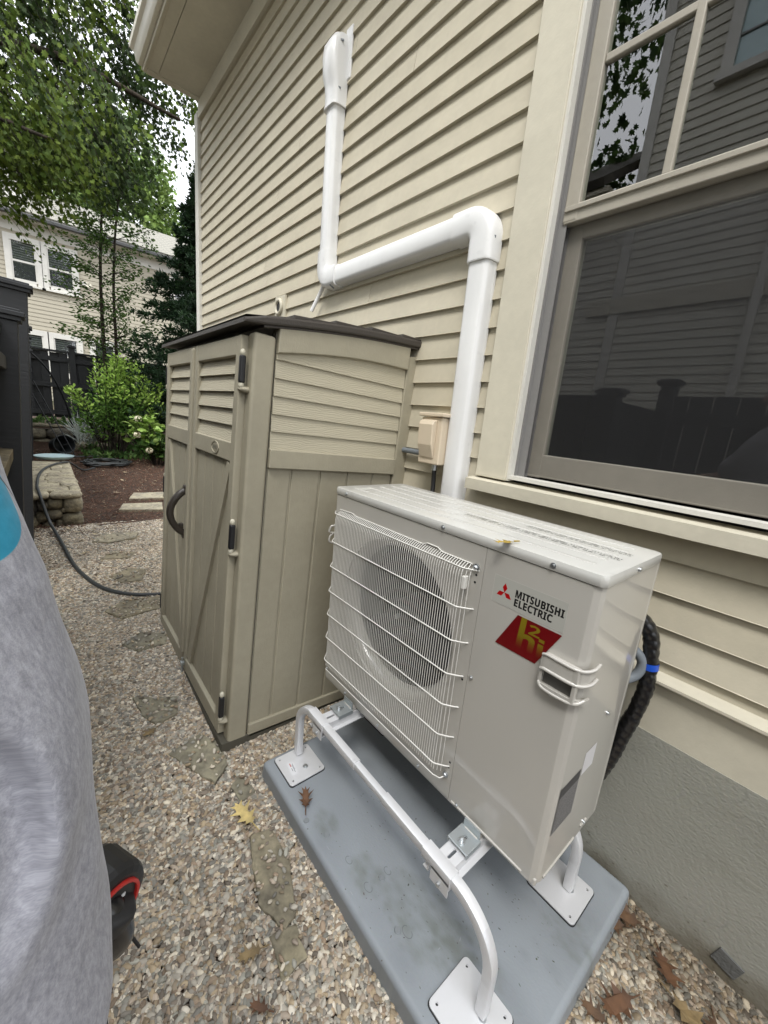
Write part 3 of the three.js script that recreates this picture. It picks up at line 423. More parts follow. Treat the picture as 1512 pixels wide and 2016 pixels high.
// ---------- aluminium stand ----------
{
  const t = thing('equipment_stand', 'white aluminium tube stand raising the heat pump above the grey pad', 'stand', [0.88, PADY, -0.7]);
  const prof = [[-0.0125, -0.0125], [-0.004, -0.0125], [-0.003, -0.0105], [0.003, -0.0105], [0.004, -0.0125], [0.0125, -0.0125]].map(p => p); // grooved inner face
  const sq = (w, h) => [...rrect(w, h, 0.0035, 2)];
  for (const x of [0.672, 1.095]) {
    const zf = -1.15, zn = -0.268, yr = 0.276, rr = 0.1, yb = PADY + 0.012;
    const far = [[x, yb, zf], [x, yr - rr - 0.01, zf]]; for (let i = 0; i <= 12; i++) { const a = Math.PI - i / 12 * Math.PI / 2; far.push([x, yr - rr + rr * Math.sin(a), zf + rr + rr * Math.cos(a)]); } far.push([x, yr, -0.79]);
    part(t, 'leg_tube', sweep(far, sq(0.026, 0.026), [1, 0, 0]), M.alu);
    const rn = 0.125, nr = [[x, yr, -0.655]]; for (let i = 0; i <= 12; i++) { const a = Math.PI / 2 - i / 12 * Math.PI / 2; nr.push([x, yr - rn + rn * Math.sin(a), zn - rn + rn * Math.cos(a)]); } nr.push([x, yb, zn]);
    part(t, 'leg_tube', sweep(nr, sq(0.026, 0.026), [1, 0, 0]), M.alu);
    part(t, 'joining_tube', sweep([[x, yr - 0.0005, -0.8], [x, yr - 0.0005, -0.645]], sq(0.0215, 0.0215), [1, 0, 0]), M.alu);
    for (const [z, cz] of [[zf, -1.105], [zn, -0.285]]) {
      const cx = x < 0.9 ? x - 0.018 : x - 0.012, h = (dx, dz, q = 0.0048) => arc([cx + dx, cz + dz], q, 0, 330, 11, (a, b) => [a, b]);
      const pl = part(t, 'foot_plate', slabXZ(rrect(0.142, 0.142, 0.012, 5, cx, cz), [h(0.055, 0.055), h(-0.055, 0.055), h(0.055, -0.055), h(-0.055, -0.055)], PADY + 0.003, PADY + 0.008, 0.001), M.alu);
      part(pl, 'plate_gasket', slabXZ(rrect(0.146, 0.146, 0.012, 5, cx, cz), [], PADY + 0.0005, PADY + 0.003), M.blackRubber);
      part(pl, 'plate_bolt', [new THREE.CylinderGeometry(0.0095, 0.0095, 0.002, 16).translate(cx + 0.012, PADY + 0.009, cz + 0.024), new THREE.CylinderGeometry(0.006, 0.006, 0.006, 6).translate(cx + 0.012, PADY + 0.0125, cz + 0.024)], M.steel);
      part(pl, 'leg_bolt', [new THREE.CylinderGeometry(0.0085, 0.0085, 0.01, 12).translate(x, PADY + 0.013, z), new THREE.CylinderGeometry(0.011, 0.011, 0.002, 14).translate(x, PADY + 0.009, z)], M.steel);
    }
  }
  { const tx = canvasTex(128, 256, (g, w, h) => { g.fillStyle = '#eeeef0'; g.fillRect(0, 0, w, h); g.fillStyle = '#c9837a'; g.fillRect(40, 24, 22, 70); g.fillStyle = '#8b8d92'; g.fillRect(76, 60, 10, 150); g.fillStyle = '#5a5a5e'; g.fillRect(44, 120, 9, 60); g.fillRect(92, 40, 5, 120); });
    const g = new THREE.PlaneGeometry(0.026, 0.062); g.rotateX(-Math.PI / 2); g.rotateY(-0.1); g.translate(0.622, PADY + 0.0086, -1.1); part(t, 'maker_sticker', g, mat(0.8, 0.8, 0.8, { map: tx, roughness: 0.4 })); }
  for (const zb of [-1.02, -0.44]) { // slotted cross bars with sleeves and clamps
    const slot = x => rrect(0.034, 0.008, 0.004, 4, x, zb);
    const b = part(t, 'cross_bar', [slabXZ([[0.66, zb - 0.026], [1.11, zb - 0.026], [1.11, zb + 0.026], [0.66, zb + 0.026]], [slot(0.722), slot(1.05)], 0.262, 0.266), bx(0.66, 1.11, 0.235, 0.262, zb - 0.026, zb - 0.022), bx(0.66, 1.11, 0.235, 0.262, zb + 0.022, zb + 0.026), bx(0.66, 1.11, 0.235, 0.238, zb + 0.026, zb + 0.04), bx(0.66, 1.11, 0.235, 0.238, zb - 0.04, zb - 0.026)], M.alu);
    for (const x of [0.672, 1.095]) {
      const sl = part(t, 'bar_sleeve', sweep([[x, 0.276, zb - 0.047], [x, 0.276, zb + 0.047]], [...rrect(0.033, 0.031, 0.004, 2)], [1, 0, 0]), M.alu);
      part(sl, 'sleeve_tab', slabXY([[x - 0.0165, 0.23], [x - 0.0135, 0.23], [x - 0.0135, 0.27], [x - 0.0165, 0.27]], [], zb - 0.012, zb + 0.045, 0.0005), M.alu);
      part(sl, 'sleeve_bolt', new THREE.CylinderGeometry(0.0055, 0.0055, 0.007, 6).rotateZ(Math.PI / 2).translate(x - 0.019, 0.243, zb + 0.016), M.steel);
    }
    for (const [cx, s] of [[0.768, 1], [1.165 - 0.095, -1]]) {
      const hole = rrect(0.026, 0.012, 0.006, 4, cx - s * 0.002, zb);
      const c = part(t, 'clamp', [slabXZ([[cx - 0.03, zb - 0.032], [cx + 0.03, zb - 0.032], [cx + 0.03, zb + 0.032], [cx - 0.03, zb + 0.032]], [hole], 0.276, 0.281, 0.0008), bx(cx - 0.03, cx + 0.03, 0.266, 0.276, zb - 0.032, zb - 0.028), bx(cx - 0.03, cx + 0.03, 0.266, 0.276, zb + 0.028, zb + 0.032), bx(cx + s * 0.03 - 0.002, cx + s * 0.03 + 0.002, 0.266, 0.305, zb - 0.026, zb + 0.026)], M.zinc);
      part(c, 'clamp_bolt', [new THREE.CylinderGeometry(0.0105, 0.0105, 0.002, 16).translate(cx - s * 0.012, 0.2825, zb), new THREE.CylinderGeometry(0.0065, 0.0065, 0.007, 6).translate(cx - s * 0.012, 0.287, zb), new THREE.CylinderGeometry(0.0035, 0.0035, 0.006, 8).translate(cx - s * 0.012, 0.293, zb)], M.steel);
    }
  }
}

// ---------- heat pump ----------
{
  const X0 = 0.81, X1 = 1.14, ZF = -1.212, ZN = -0.262, YB = 0.292, YT = 1.05, ZS = -0.536, hpShaded = M.hpShaded;
  const t = thing('heat_pump_unit', 'white outdoor heat pump with wire fan guard and red brand stickers', 'heat pump', [0.975, YB, -0.737]);
  const fc = [-0.852, 0.712], FR = 0.258;
  // fan-side front panel with its round opening, and the bell mouth
  part(t, 'front_panel', plateZY([[ZF + 0.012, YB], [ZS - 0.0008, YB], [ZS - 0.0008, YT], [ZF + 0.012, YT]].reverse(), [arc(fc, FR, 0, 357, 72, (a, b) => [a, b])], X0, 0.012, 0.001), hpShaded);
  part(t, 'bell_mouth', (() => { const pr = []; for (let i = 0; i <= 8; i++) { const a = i / 8 * Math.PI / 2; pr.push(new THREE.Vector2(FR - 0.028 * Math.sin(a) + 0.001, 0.006 + 0.045 * (1 - Math.cos(a)) * 0.8)); } pr.push(new THREE.Vector2(FR - 0.028, 0.05)); const g = new THREE.LatheGeometry(pr, 72); g.rotateZ(-Math.PI / 2); g.translate(X0, fc[1], fc[0]); return g; })(), hpShaded);
  const fanG = []; for (let b = 0; b < 3; b++) { const n = 12, pos = [], idx = []; for (let i = 0; i <= n; i++) for (let j = 0; j <= n; j++) { const rr = lerp(0.055, 0.222, j / n), a = R(b * 120) + lerp(-0.95, 0.75, i / n) * (0.75 + 0.35 * j / n) + 0.5 * j / n, x = X0 + 0.055 + 0.075 * (i / n) + 0.012 * Math.sin(j / n * 3); pos.push(x, fc[1] + rr * Math.sin(a), fc[0] + rr * Math.cos(a)); } for (let i = 0; i < n; i++) for (let j = 0; j < n; j++) { const a = i * (n + 1) + j; idx.push(a, a + 1, a + n + 1, a + 1, a + n + 2, a + n + 1); } const g = new THREE.BufferGeometry(); g.setAttribute('position', new THREE.Float32BufferAttribute(pos, 3)); g.setIndex(idx); g.computeVertexNormals(); fanG.push(g); }
  const fan = part(t, 'fan', new THREE.CylinderGeometry(0.05, 0.06, 0.1, 24).rotateZ(Math.PI / 2).translate(X0 + 0.085, fc[1], fc[0]), M.fan);
  for (const g of fanG) part(fan, 'fan_blade', g, M.fan);
  part(fan, 'fan_nut', new THREE.CylinderGeometry(0.009, 0.009, 0.012, 6).rotateZ(Math.PI / 2).translate(X0 + 0.03, fc[1], fc[0]), M.steel);
  part(t, 'coil', bx(X1 - 0.05, X1 - 0.03, YB + 0.01, YT, ZF + 0.01, ZS), M.coil);
  part(t, 'inner_lining', [bx(X0 + 0.013, X1 - 0.05, YB + 0.004, YB + 0.008, ZF + 0.01, ZS), bx(X0 + 0.013, X1 - 0.05, YT - 0.004, YT, ZF + 0.01, ZS), bx(X0 + 0.013, X1 - 0.05, YB, YT, ZS, ZS + 0.004)], M.hpDark);
  // far end and back
  part(t, 'far_panel', slabXZ([[X0 + 0.002, ZF + 0.012], [X0 + 0.004, ZF + 0.003], [X0 + 0.014, ZF], [X1, ZF], [X1, ZF + 0.012]], [], YB, YT), hpShaded);
  part(t, 'back_panel', bx(X1 - 0.03, X1 - 0.002, YB, YT, ZF + 0.013, ZN - 0.012), hpShaded);
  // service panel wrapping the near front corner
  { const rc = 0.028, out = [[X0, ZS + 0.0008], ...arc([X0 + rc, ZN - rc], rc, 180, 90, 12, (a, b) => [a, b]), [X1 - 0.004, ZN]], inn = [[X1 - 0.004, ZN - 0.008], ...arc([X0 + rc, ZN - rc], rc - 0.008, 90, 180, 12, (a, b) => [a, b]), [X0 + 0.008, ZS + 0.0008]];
    const g = slabXZ([...out, ...inn], [], YB - 0.004, YT); part(t, 'service_panel', toCreasedNormals(g, 0.4), hpShaded);
    part(t, 'rear_corner_strip', rb(X1 - 0.012, X1 + 0.002, YB, YT, ZN - 0.03, ZN + 0.001, 0.003), hpShaded); }
  part(t, 'base_pan', rb(X0 + 0.004, X1, YB - 0.014, YB + 0.01, ZF + 0.004, ZN - 0.004, 0.006), hpShaded);
  part(t, 'base_bead', [tube([[X0 - 0.0005, YB + 0.004, ZS + 0.012], [X0 - 0.0005, YB + 0.004, -0.4], [X0 - 0.0005, YB + 0.004, -0.3]], 0.0035, 10, 8), tube([[X0 + 0.03, YB + 0.004, ZN + 0.0005], [1.0, YB + 0.004, ZN + 0.0005]], 0.003, 6, 8), tube([[1.03, YB + 0.02, ZN + 0.0005], [1.07, YB + 0.02, ZN + 0.0005]], 0.003, 6, 8)], hpShaded);
  for (const z of [-1.02, -0.44]) part(t, 'foot', rb(X0 - 0.018, X1 + 0.02, 0.266, YB - 0.01, z - 0.022, z + 0.022, 0.003), hpShaded);
  // lid with a turned-down rim and pressed ribs
  const lid = part(t, 'top_panel', (() => { const g = slabXZ(rrect(X1 - X0 + 0.008, ZN - ZF + 0.008, 0.02, 6, (X0 + X1) / 2, (ZF + ZN) / 2), [], YT + 0.0005, YT + 0.028, 0.006); return toCreasedNormals(g, 0.6); })(), M.hpTopLit);
  for (const x of [0.865, 0.925, 0.985, 1.045, 1.095]) part(lid, 'pressed_rib', (() => { const g = new RoundedBoxGeometry(0.014, 0.004, ZN - ZF - 0.09, 2, 0.0019); g.translate(x, YT + 0.0282, (ZF + ZN) / 2); return g; })(), M.hpTopLit);
  const tiny = canvasTex(1024, 128, (g, w, h) => { g.clearRect(0, 0, w, h); const r = rng(9); g.fillStyle = '#2e2e2a'; for (let l = 0; l < 2; l++) for (let x = 14; x < w - 20;) { const n = 2 + (r() * 7 | 0); for (let i = 0; i < n; i++) { const y = 22 + l * 56; g.fillRect(x, y, 4, 32); if (r() < 0.6) g.fillRect(x, y + [0, 14, 27][r() * 3 | 0], 11, 5); if (r() < 0.5) g.fillRect(x + 8, y, 4, 32); x += 15; } x += 12; } });
  for (const [x, za, zb] of [[0.955, -0.73, -0.29], [1.02, -0.56, -0.29]]) { const g = new THREE.PlaneGeometry(zb - za, 0.03); g.rotateX(-Math.PI / 2); g.rotateY(-Math.PI / 2); g.translate(x, YT + 0.0286, (za + zb) / 2); part(lid, 'stamped_notice', g, mat(1, 1, 1, { map: tiny, roughness: 0.35, transparent: true })); }
  part(lid, 'small_label', (() => { const g = new THREE.PlaneGeometry(0.06, 0.035); g.rotateX(-Math.PI / 2); g.translate(0.895, YT + 0.0286, -1.14); return g; })(), mat(0.5, 0.5, 0.46, { roughness: 0.5 }));
  // screws
  const screwX = (y, z) => part(t, 'screw', [new THREE.CylinderGeometry(0.0065, 0.0065, 0.0015, 14).rotateZ(Math.PI / 2).translate(X0 - 0.0048, y, z), new THREE.CylinderGeometry(0.0042, 0.0048, 0.005, 6).rotateZ(Math.PI / 2).translate(X0 - 0.007, y, z)], M.steel);
  for (const [y, z] of [[1.064, -1.141], [1.064, -0.68], [1.064, -0.367]]) screwX(y, z);
  const screwF = (y, z) => part(t, 'screw', [new THREE.CylinderGeometry(0.0055, 0.0055, 0.0012, 14).rotateZ(Math.PI / 2).translate(X0 - 0.0007, y, z), new THREE.CylinderGeometry(0.0038, 0.0044, 0.004, 6).rotateZ(Math.PI / 2).translate(X0 - 0.003, y, z)], M.steel);
  for (const [y, z] of [[0.696, -0.524], [0.3, -0.505], [0.303, -0.66], [0.303, -0.86], [0.303, -1.06], [0.33, -1.195]]) screwF(y, z);
  const screwZ = (x, y) => part(t, 'screw', [new THREE.CylinderGeometry(0.006, 0.006, 0.0015, 14).rotateX(Math.PI / 2).translate(x, y, ZN + 0.0008), new THREE.CylinderGeometry(0.0042, 0.0046, 0.005, 6).rotateX(Math.PI / 2).translate(x, y, ZN + 0.003)], M.steel);
  screwZ(1.02, 0.675); screwZ(1.05, 0.315); part(t, 'screw', new THREE.CylinderGeometry(0.005, 0.006, 0.006, 8).rotateX(Math.PI / 2).translate(0.975, 1.064, ZN + 0.006), M.steel);
  for (const [y, z] of [[0.972, -0.556], [0.952, -0.557], [0.675, -0.55], [0.408, -0.548], [0.39, -0.55], [0.37, -1.203]]) part(t, 'pinhole', new THREE.CylinderGeometry(0.0032, 0.0032, 0.001, 10).rotateZ(Math.PI / 2).translate(X0 - 0.0004, y, z), M.hpDark);
  // wire guard
  const XP = X0 - 0.026, zA = -1.165, zB = -0.583, yTop = 0.988, wires = [];
  for (let i = 0; i <= 70; i++) { const z = lerp(zA, -0.566, i / 70), px = z > zB ? lerp(XP, X0 - 0.01, (z - zB) / 0.022) : XP; wires.push(poly([[px, 0.372, z], [px, 0.965, z]], 0.00125, 5)); wires.push(tube([[px, 0.963, z], [px + 0.003, 0.979, z], [px + 0.012, 0.99, z], [X0 - 0.001, 0.997, z]], 0.00125, 5, 5)); }
  const guard = part(t, 'fan_guard', wires, M.wire);
  [0.985, 0.88, 0.783, 0.684, 0.588, 0.491, 0.393].forEach((y, i) => { const xx = i ? XP - 0.0028 : XP + 0.004; part(guard, 'guard_wire', tube([[X0 + 0.002, y, zA - 0.042], [X0 - 0.006, y, zA - 0.034], [xx, y, zA - 0.008], [xx, y, zA + 0.05], [xx, y, -0.85], [xx, y, zB - 0.05], [xx, y, zB - 0.002], [X0 - 0.004, y, zB + 0.03], [X0 + 0.001, y, zB + 0.034]], 0.0021, 60, 7, false, 0.2), M.wire); });
  part(guard, 'guard_wire', tube([[X0 - 0.003, 0.999, zA - 0.01], [X0 - 0.003, 1.002, zA + 0.06], [X0 - 0.003, 1.002, zA + 0.07], [X0 - 0.003, 0.997, zA + 0.09], [X0 - 0.003, 0.997, -0.75], [X0 - 0.003, 1.004, -0.735], [X0 - 0.003, 1.004, -0.69], [X0 - 0.003, 0.997, -0.675], [X0 - 0.003, 0.997, -0.57]], 0.0018, 60, 6, false, 0.1), M.wire);
  part(guard, 'guard_wire', tube([[XP - 0.001, 0.355, zA], [XP - 0.001, 0.355, -0.575], [X0 - 0.002, 0.36, -0.553]], 0.0019, 30, 6, false, 0.1), M.wire);
  for (const [y, z] of [[0.992, -0.558], [0.362, -0.556]]) part(guard, 'guard_screw', [new THREE.CylinderGeometry(0.01, 0.01, 0.003, 14).rotateZ(Math.PI / 2).translate(X0 - 0.003, y, z), new THREE.SphereGeometry(0.0065, 10, 8).translate(X0 - 0.005, y, z)], M.steel);
  part(guard, 'guard_clip', rb(X0 - 0.024, X0 - 0.008, 0.93, 0.965, -0.582, -0.572, 0.002), M.wire);
  // grip at the far front edge
  part(t, 'far_grip', [tube([[X0, 0.93, ZF + 0.006], [X0 - 0.014, 0.925, ZF + 0.002], [X0 - 0.018, 0.905, ZF], [X0, 0.9, ZF + 0.002]], 0.004, 14, 7), tube([[X0, 0.9, ZF + 0.002], [X0 - 0.014, 0.888, ZF], [X0 - 0.016, 0.868, ZF], [X0, 0.86, ZF + 0.004]], 0.004, 14, 7)], hpShaded);
  // recessed grip moulding at the near corner
  { const z0 = -0.35, z1 = -0.268, y0 = 0.79, y1 = 0.872, outer = [[z0 + 0.008, y0], [z1, y0], [z1, y1], [z0 + 0.008, y1], [z0, y1 - 0.01], [z0, y0 + 0.012]];
    const gp = part(t, 'carry_grip', plateZY(outer, [[[z0 + 0.007, y0 + 0.008], [z1 - 0.006, y0 + 0.008], [z1 - 0.006, y1 - 0.032], [z0 + 0.007, y1 - 0.032]]], X0 - 0.013, 0.013, 0.002), hpShaded);
    part(gp, 'grip_recess_shade', bx(X0 - 0.0015, X0 - 0.0005, y0 + 0.006, y1 - 0.03, z0 + 0.005, z1 - 0.004), mat(0.12, 0.115, 0.105, { roughness: 0.6 }));  // flat plate in darkened cabinet colour, painted shade for the grip pocket
    const lip = (y, dx, r) => tube([[X0 - 0.012, y - 0.004, z0 + 0.002], [X0 - 0.014 - dx, y, z0 + 0.012], [X0 - 0.015 - dx, y, -0.31], [X0 - 0.013 - dx, y - 0.001, -0.28], [X0 - 0.004 - dx, y - 0.001, -0.262], [X0 + 0.012, y + 0.004, -0.25], [X0 + 0.03, y + 0.012, -0.247]], r, 30, 8);
    part(gp, 'grip_lip', lip(y1 - 0.001, 0, 0.0036), hpShaded); part(gp, 'grip_lip', lip(y1 - 0.035, 0.001, 0.004), hpShaded);
    part(gp, 'grip_floor', tube([[X0 - 0.012, y0 + 0.012, z0 + 0.002], [X0 - 0.014, y0 + 0.002, z0 + 0.014], [X0 - 0.014, y0, -0.3], [X0 - 0.008, y0 + 0.002, -0.268], [X0 + 0.008, y0 + 0.012, -0.254]], 0.004, 24, 8), hpShaded);
    const band = (y, yy, tk) => { const P = [[X0 - 0.0145, z0 + 0.006], [X0 - 0.0155, z0 + 0.02], [X0 - 0.0155, -0.305], [X0 - 0.0135, -0.282], [X0 - 0.005, -0.264], [X0 + 0.008, -0.254], [X0 + 0.026, -0.2505]], n = P.length; return slabXZ([...P, ...P.slice().reverse().map(([x, z], i) => [x + tk * (i < 3 ? 0.7 : 1), z - (i < 3 ? tk : 0)])], [], y, yy, 0.0008); };
    part(gp, 'grip_web', band(y1 - 0.034, y1 - 0.001, 0.004), hpShaded); part(gp, 'grip_web', band(y0 - 0.002, y0 + 0.011, 0.005), hpShaded);
    part(gp, 'grip_tab', plateZY([[-0.335, y0 + 0.002], [-0.324, 0.776], [-0.31, 0.776], [-0.296, y0 + 0.002]], [], X0 - 0.006, 0.006, 0.001), hpShaded);
    part(gp, 'grip_screw', [new THREE.CylinderGeometry(0.0065, 0.0065, 0.002, 14).rotateZ(Math.PI / 2).translate(X0 - 0.007, 0.785, -0.317), new THREE.SphereGeometry(0.0045, 8, 6).translate(X0 - 0.008, 0.785, -0.317)], M.steel); }
  // brand sticker: three lozenges and two lines of letters on a clear film
  const film = canvasTex(1024, 384, (g, w, h) => { g.fillStyle = '#b4b3ab'; g.fillRect(0, 0, w, h); g.strokeStyle = '#c6c4bd'; g.lineWidth = 5; g.strokeRect(3, 3, w - 6, h - 6);
    const loz = (x, y, a) => { g.save(); g.translate(x, y); g.rotate(a); g.beginPath(); g.moveTo(0, 0); g.lineTo(-36, -64); g.lineTo(0, -128); g.lineTo(36, -64); g.closePath(); g.fill(); g.restore(); };
    g.fillStyle = '#b00c12'; const cx = 178, cy = 205; loz(cx, cy, 0); loz(cx, cy, Math.PI * 2 / 3); loz(cx, cy, -Math.PI * 2 / 3);
    g.fillStyle = '#141414'; g.textBaseline = 'alphabetic'; const put = (s, y, wd) => { g.save(); g.font = 'bold 138px sans-serif'; const m = g.measureText(s).width; g.translate(332, y); g.scale(wd / m, 1); g.fillText(s, 0, 0); g.lineWidth = 5; g.strokeStyle = '#141414'; g.strokeText(s, 0, 0); g.restore(); }; put('MITSUBISHI', 205, 662); put('ELECTRIC', 325, 535); });
  const face = (z0, z1, y0, y1, x) => { const g = new THREE.PlaneGeometry(z1 - z0, y1 - y0); g.rotateY(-Math.PI / 2); g.translate(x, (y0 + y1) / 2, (z0 + z1) / 2); return g; };
  part(t, 'brand_sticker', face(-0.503, -0.32, 0.927, 0.996, X0 - 0.0006), mat(0.92, 0.92, 0.92, { map: film, roughness: 0.3 }));
  { const cv = canvasTex(512, 512, (g, w, h) => { g.fillStyle = '#6e0a0f'; g.fillRect(0, 0, w, h); const gr = g.createLinearGradient(0, 40, 0, 430); gr.addColorStop(0, '#857419'); gr.addColorStop(0.55, '#7a6a18'); gr.addColorStop(1, '#6c0d10'); g.fillStyle = gr;
      g.beginPath(); g.moveTo(190, 0); g.lineTo(238, 0); g.lineTo(232, 205); g.bezierCurveTo(265, 185, 330, 195, 328, 260); g.lineTo(322, 420); g.lineTo(274, 420); g.lineTo(279, 285); g.bezierCurveTo(278, 250, 245, 250, 230, 282); g.lineTo(224, 420); g.lineTo(176, 420); g.closePath(); g.fill();
      g.fillRect(352, 236, 44, 190); g.fillRect(354, 168, 44, 44); g.font = 'bold 190px sans-serif'; g.fillText('2', 256, 178); });
    const g = new THREE.BufferGeometry(), q = [[-0.427, 0.921], [-0.321, 0.921], [-0.367, 0.828], [-0.473, 0.828]].map(([z, y]) => [X0 - 0.0012, y, z]), u = ([, y, z]) => [(z + 0.473) / 0.152, (y - 0.828) / 0.093];
    const T = [q[0], q[2], q[1], q[0], q[3], q[2]]; g.setAttribute('position', new THREE.Float32BufferAttribute(T.flat(), 3)); g.setAttribute('uv', new THREE.Float32BufferAttribute(T.map(u).flat(), 2)); g.computeVertexNormals(); part(t, 'red_sticker', g, mat(0.9, 0.9, 0.9, { map: cv, roughness: 0.3, side: THREE.DoubleSide })); }
  // data plates on the near end
  const plate = canvasTex(512, 512, (g, w, h) => { g.fillStyle = '#8a8888'; g.fillRect(0, 0, w, h); const r = rng(4); g.fillStyle = '#4c4b4d'; g.fillRect(0, 0, w, 110); for (let y = 130; y < h - 10; y += 20) for (let x = 10; x < w - 30; x += 14 + r() * 30) { g.fillStyle = r() < 0.5 ? '#5a595b' : '#6b696a'; g.fillRect(x, y, 8 + r() * 22, 8); } });
  const end = (x0, x1, y0, y1, z) => new THREE.PlaneGeometry(x1 - x0, y1 - y0).translate((x0 + x1) / 2, (y0 + y1) / 2, z);
  part(t, 'data_plate', end(0.83, 0.93, 0.43, 0.56, ZN + 0.0006), mat(0.7, 0.7, 0.7, { map: plate, roughness: 0.4 }));
  part(t, 'data_plate', end(0.937, 1.0, 0.535, 0.6, ZN + 0.0006), mat(0.66, 0.65, 0.66, { roughness: 0.35 }));
  part(t, 'valve_bracket', [bx(X1, X1 + 0.025, 0.885, 0.925, -0.3, -0.296), tube([[X1, 0.905, -0.28], [X1 + 0.014, 0.912, -0.275], [X1 + 0.024, 0.9, -0.28]], 0.003, 10, 6)], hpShaded);
}
// ---------- lines behind the heat pump ----------
{
  const t = thing('refrigerant_line', 'black tape wrapped refrigerant lines bending down behind the heat pump', 'pipe', [1.2, 0.3, -0.28]);
  const pts = [[1.15, 0.9, -0.33], [1.18, 0.885, -0.29], [1.2, 0.845, -0.258], [1.205, 0.775, -0.243], [1.205, 0.7, -0.236], [1.205, 0.62, -0.242], [1.205, 0.535, -0.258], [1.2, 0.43, -0.279], [1.195, 0.33, -0.31], [1.19, 0.2, -0.4]], r = rng(3);
  part(t, 'wrapped_line', tubeR(pts, (u, a) => 0.0195 + 0.0065 * clamp((u - 0.45) * 4, 0, 1) + 0.0016 * Math.abs(Math.sin(u * 105 + a * 0.5)) - 0.001 + 0.0014 * noise3(u * 60, Math.cos(a) * 2, Math.sin(a) * 2), 260, 20), M.blackVinyl);
  part(t, 'blue_tape', tubeR([[1.205, 0.764, -0.2422], [1.205, 0.756, -0.2412], [1.205, 0.746, -0.24]], () => 0.0218, 4, 20), M.blueTape);
  solo('electrical_conduit', 'short grey flexible conduit loop behind the heat pump beside black lines', 'conduit', tube([[1.13, 0.81, -0.33], [1.165, 0.8, -0.285], [1.187, 0.765, -0.256], [1.18, 0.725, -0.258], [1.15, 0.7, -0.285], [1.1, 0.69, -0.31]], 0.0125, 40, 12), M.greyPvc);
}
// ---------- gravel, mulch, flagstones ----------
const flags = [ // outline [x, z], height over the ground, material
  [[[0.217, -1.85], [0.382, -1.765], [0.36, -1.66], [0.27, -1.645], [0.235, -1.72]], 0.004, 0, 'grey green flagstone in the gravel just ahead of the shed corner'],
  [[[0.28, -1.47], [0.4, -1.5], [0.46, -1.43], [0.45, -1.3], [0.39, -1.25], [0.345, -1.33]], 0.002, 0, 'half buried flagstone beside the near corner of the shed'],
  [[[0.43, -1.21], [0.475, -1.24], [0.5, -1.14], [0.44, -1.13]], 0.003, 0, 'small flagstone between the shed corner and the grey pad'],
  [[[0.42, -1.0], [0.485, -0.98], [0.49, -0.86], [0.44, -0.72], [0.4, -0.7], [0.365, -0.8], [0.39, -0.9]], 0.004, 1, 'long flagstone in the gravel beside the grey pad'],
  [[[0.36, -0.72], [0.43, -0.7], [0.42, -0.62], [0.35, -0.62]], 0.001, 1, 'dark half buried flagstone nearest the camera'],
  [[[0.234, -2.29], [0.33, -2.37], [0.45, -2.3], [0.43, -2.2], [0.29, -2.2]], 0.001, 0, 'flagstone nearly covered by gravel beside the shed doors'],
  [[[0.2, -2.72], [0.33, -2.83], [0.52, -2.78], [0.5, -2.62], [0.27, -2.58]], 0.004, 1, 'brown flagstone just nearer than the hose on the gravel'],
  [[[0.28, -3.26], [0.42, -3.38], [0.52, -3.3], [0.46, -3.1], [0.34, -3.12]], 0.004, 1, 'brown flagstone just beyond the hose on the gravel'],
  [[[0.26, -3.66], [0.36, -3.82], [0.52, -3.74], [0.46, -3.6]], 0.002, 1, 'brown flagstone third beyond the hose'],
  [[[0.25, -4.12], [0.35, -4.33], [0.62, -4.27], [0.58, -4.1], [0.36, -4.04]], 0.012, 2, 'pale flagstone at the mulch end of the gravel path'],
  [[[0.58, -5.18], [0.66, -5.46], [1.06, -5.42], [1.0, -5.08]], 0.012, 2, 'pale square flagstone in the mulch beyond the gravel'],
  [[[0.75, -5.72], [0.85, -6.05], [1.25, -6.02], [1.18, -5.68]], 0.008, 2, 'far pale flagstone in the mulch'],
];
const inPoly = (x, z, P) => { let c = false; for (let i = 0, j = P.length - 1; i < P.length; j = i++) if ((P[i][1] > z) !== (P[j][1] > z) && x < (P[j][0] - P[i][0]) * (z - P[i][1]) / (P[j][1] - P[i][1]) + P[i][0]) c = !c; return c; };
for (const [P, h, m, label] of flags) {
  const r = rng(P.length * 97 + (P[0][0] * 1e3 | 0)), Q = []; for (let i = 0; i < P.length; i++) { const a = P[i], b = P[(i + 1) % P.length]; for (let k = 0; k < 4; k++) Q.push([lerp(a[0], b[0], k / 4) + (r() - 0.5) * 0.007, lerp(a[1], b[1], k / 4) + (r() - 0.5) * 0.007]); }
  const cx = P.reduce((s, p) => s + p[0], 0) / P.length, cz = P.reduce((s, p) => s + p[1], 0) / P.length, g = slabXZ(Q, [], -0.03, 0.006, 0.004), p = g.attributes.position;
  for (let i = 0; i < p.count; i++) p.setY(i, p.getY(i) + G(p.getX(i), p.getZ(i)) + h + 0.007 + 0.004 * noise3(p.getX(i) * 14, 3, p.getZ(i) * 14)); g.computeVertexNormals();
  P.bb = [Math.min(...Q.map(q => q[0])), Math.max(...Q.map(q => q[0])), Math.min(...Q.map(q => q[1])), Math.max(...Q.map(q => q[1]))];
  solo('flagstone', label, 'flagstone', g, M.flag[m]);
}
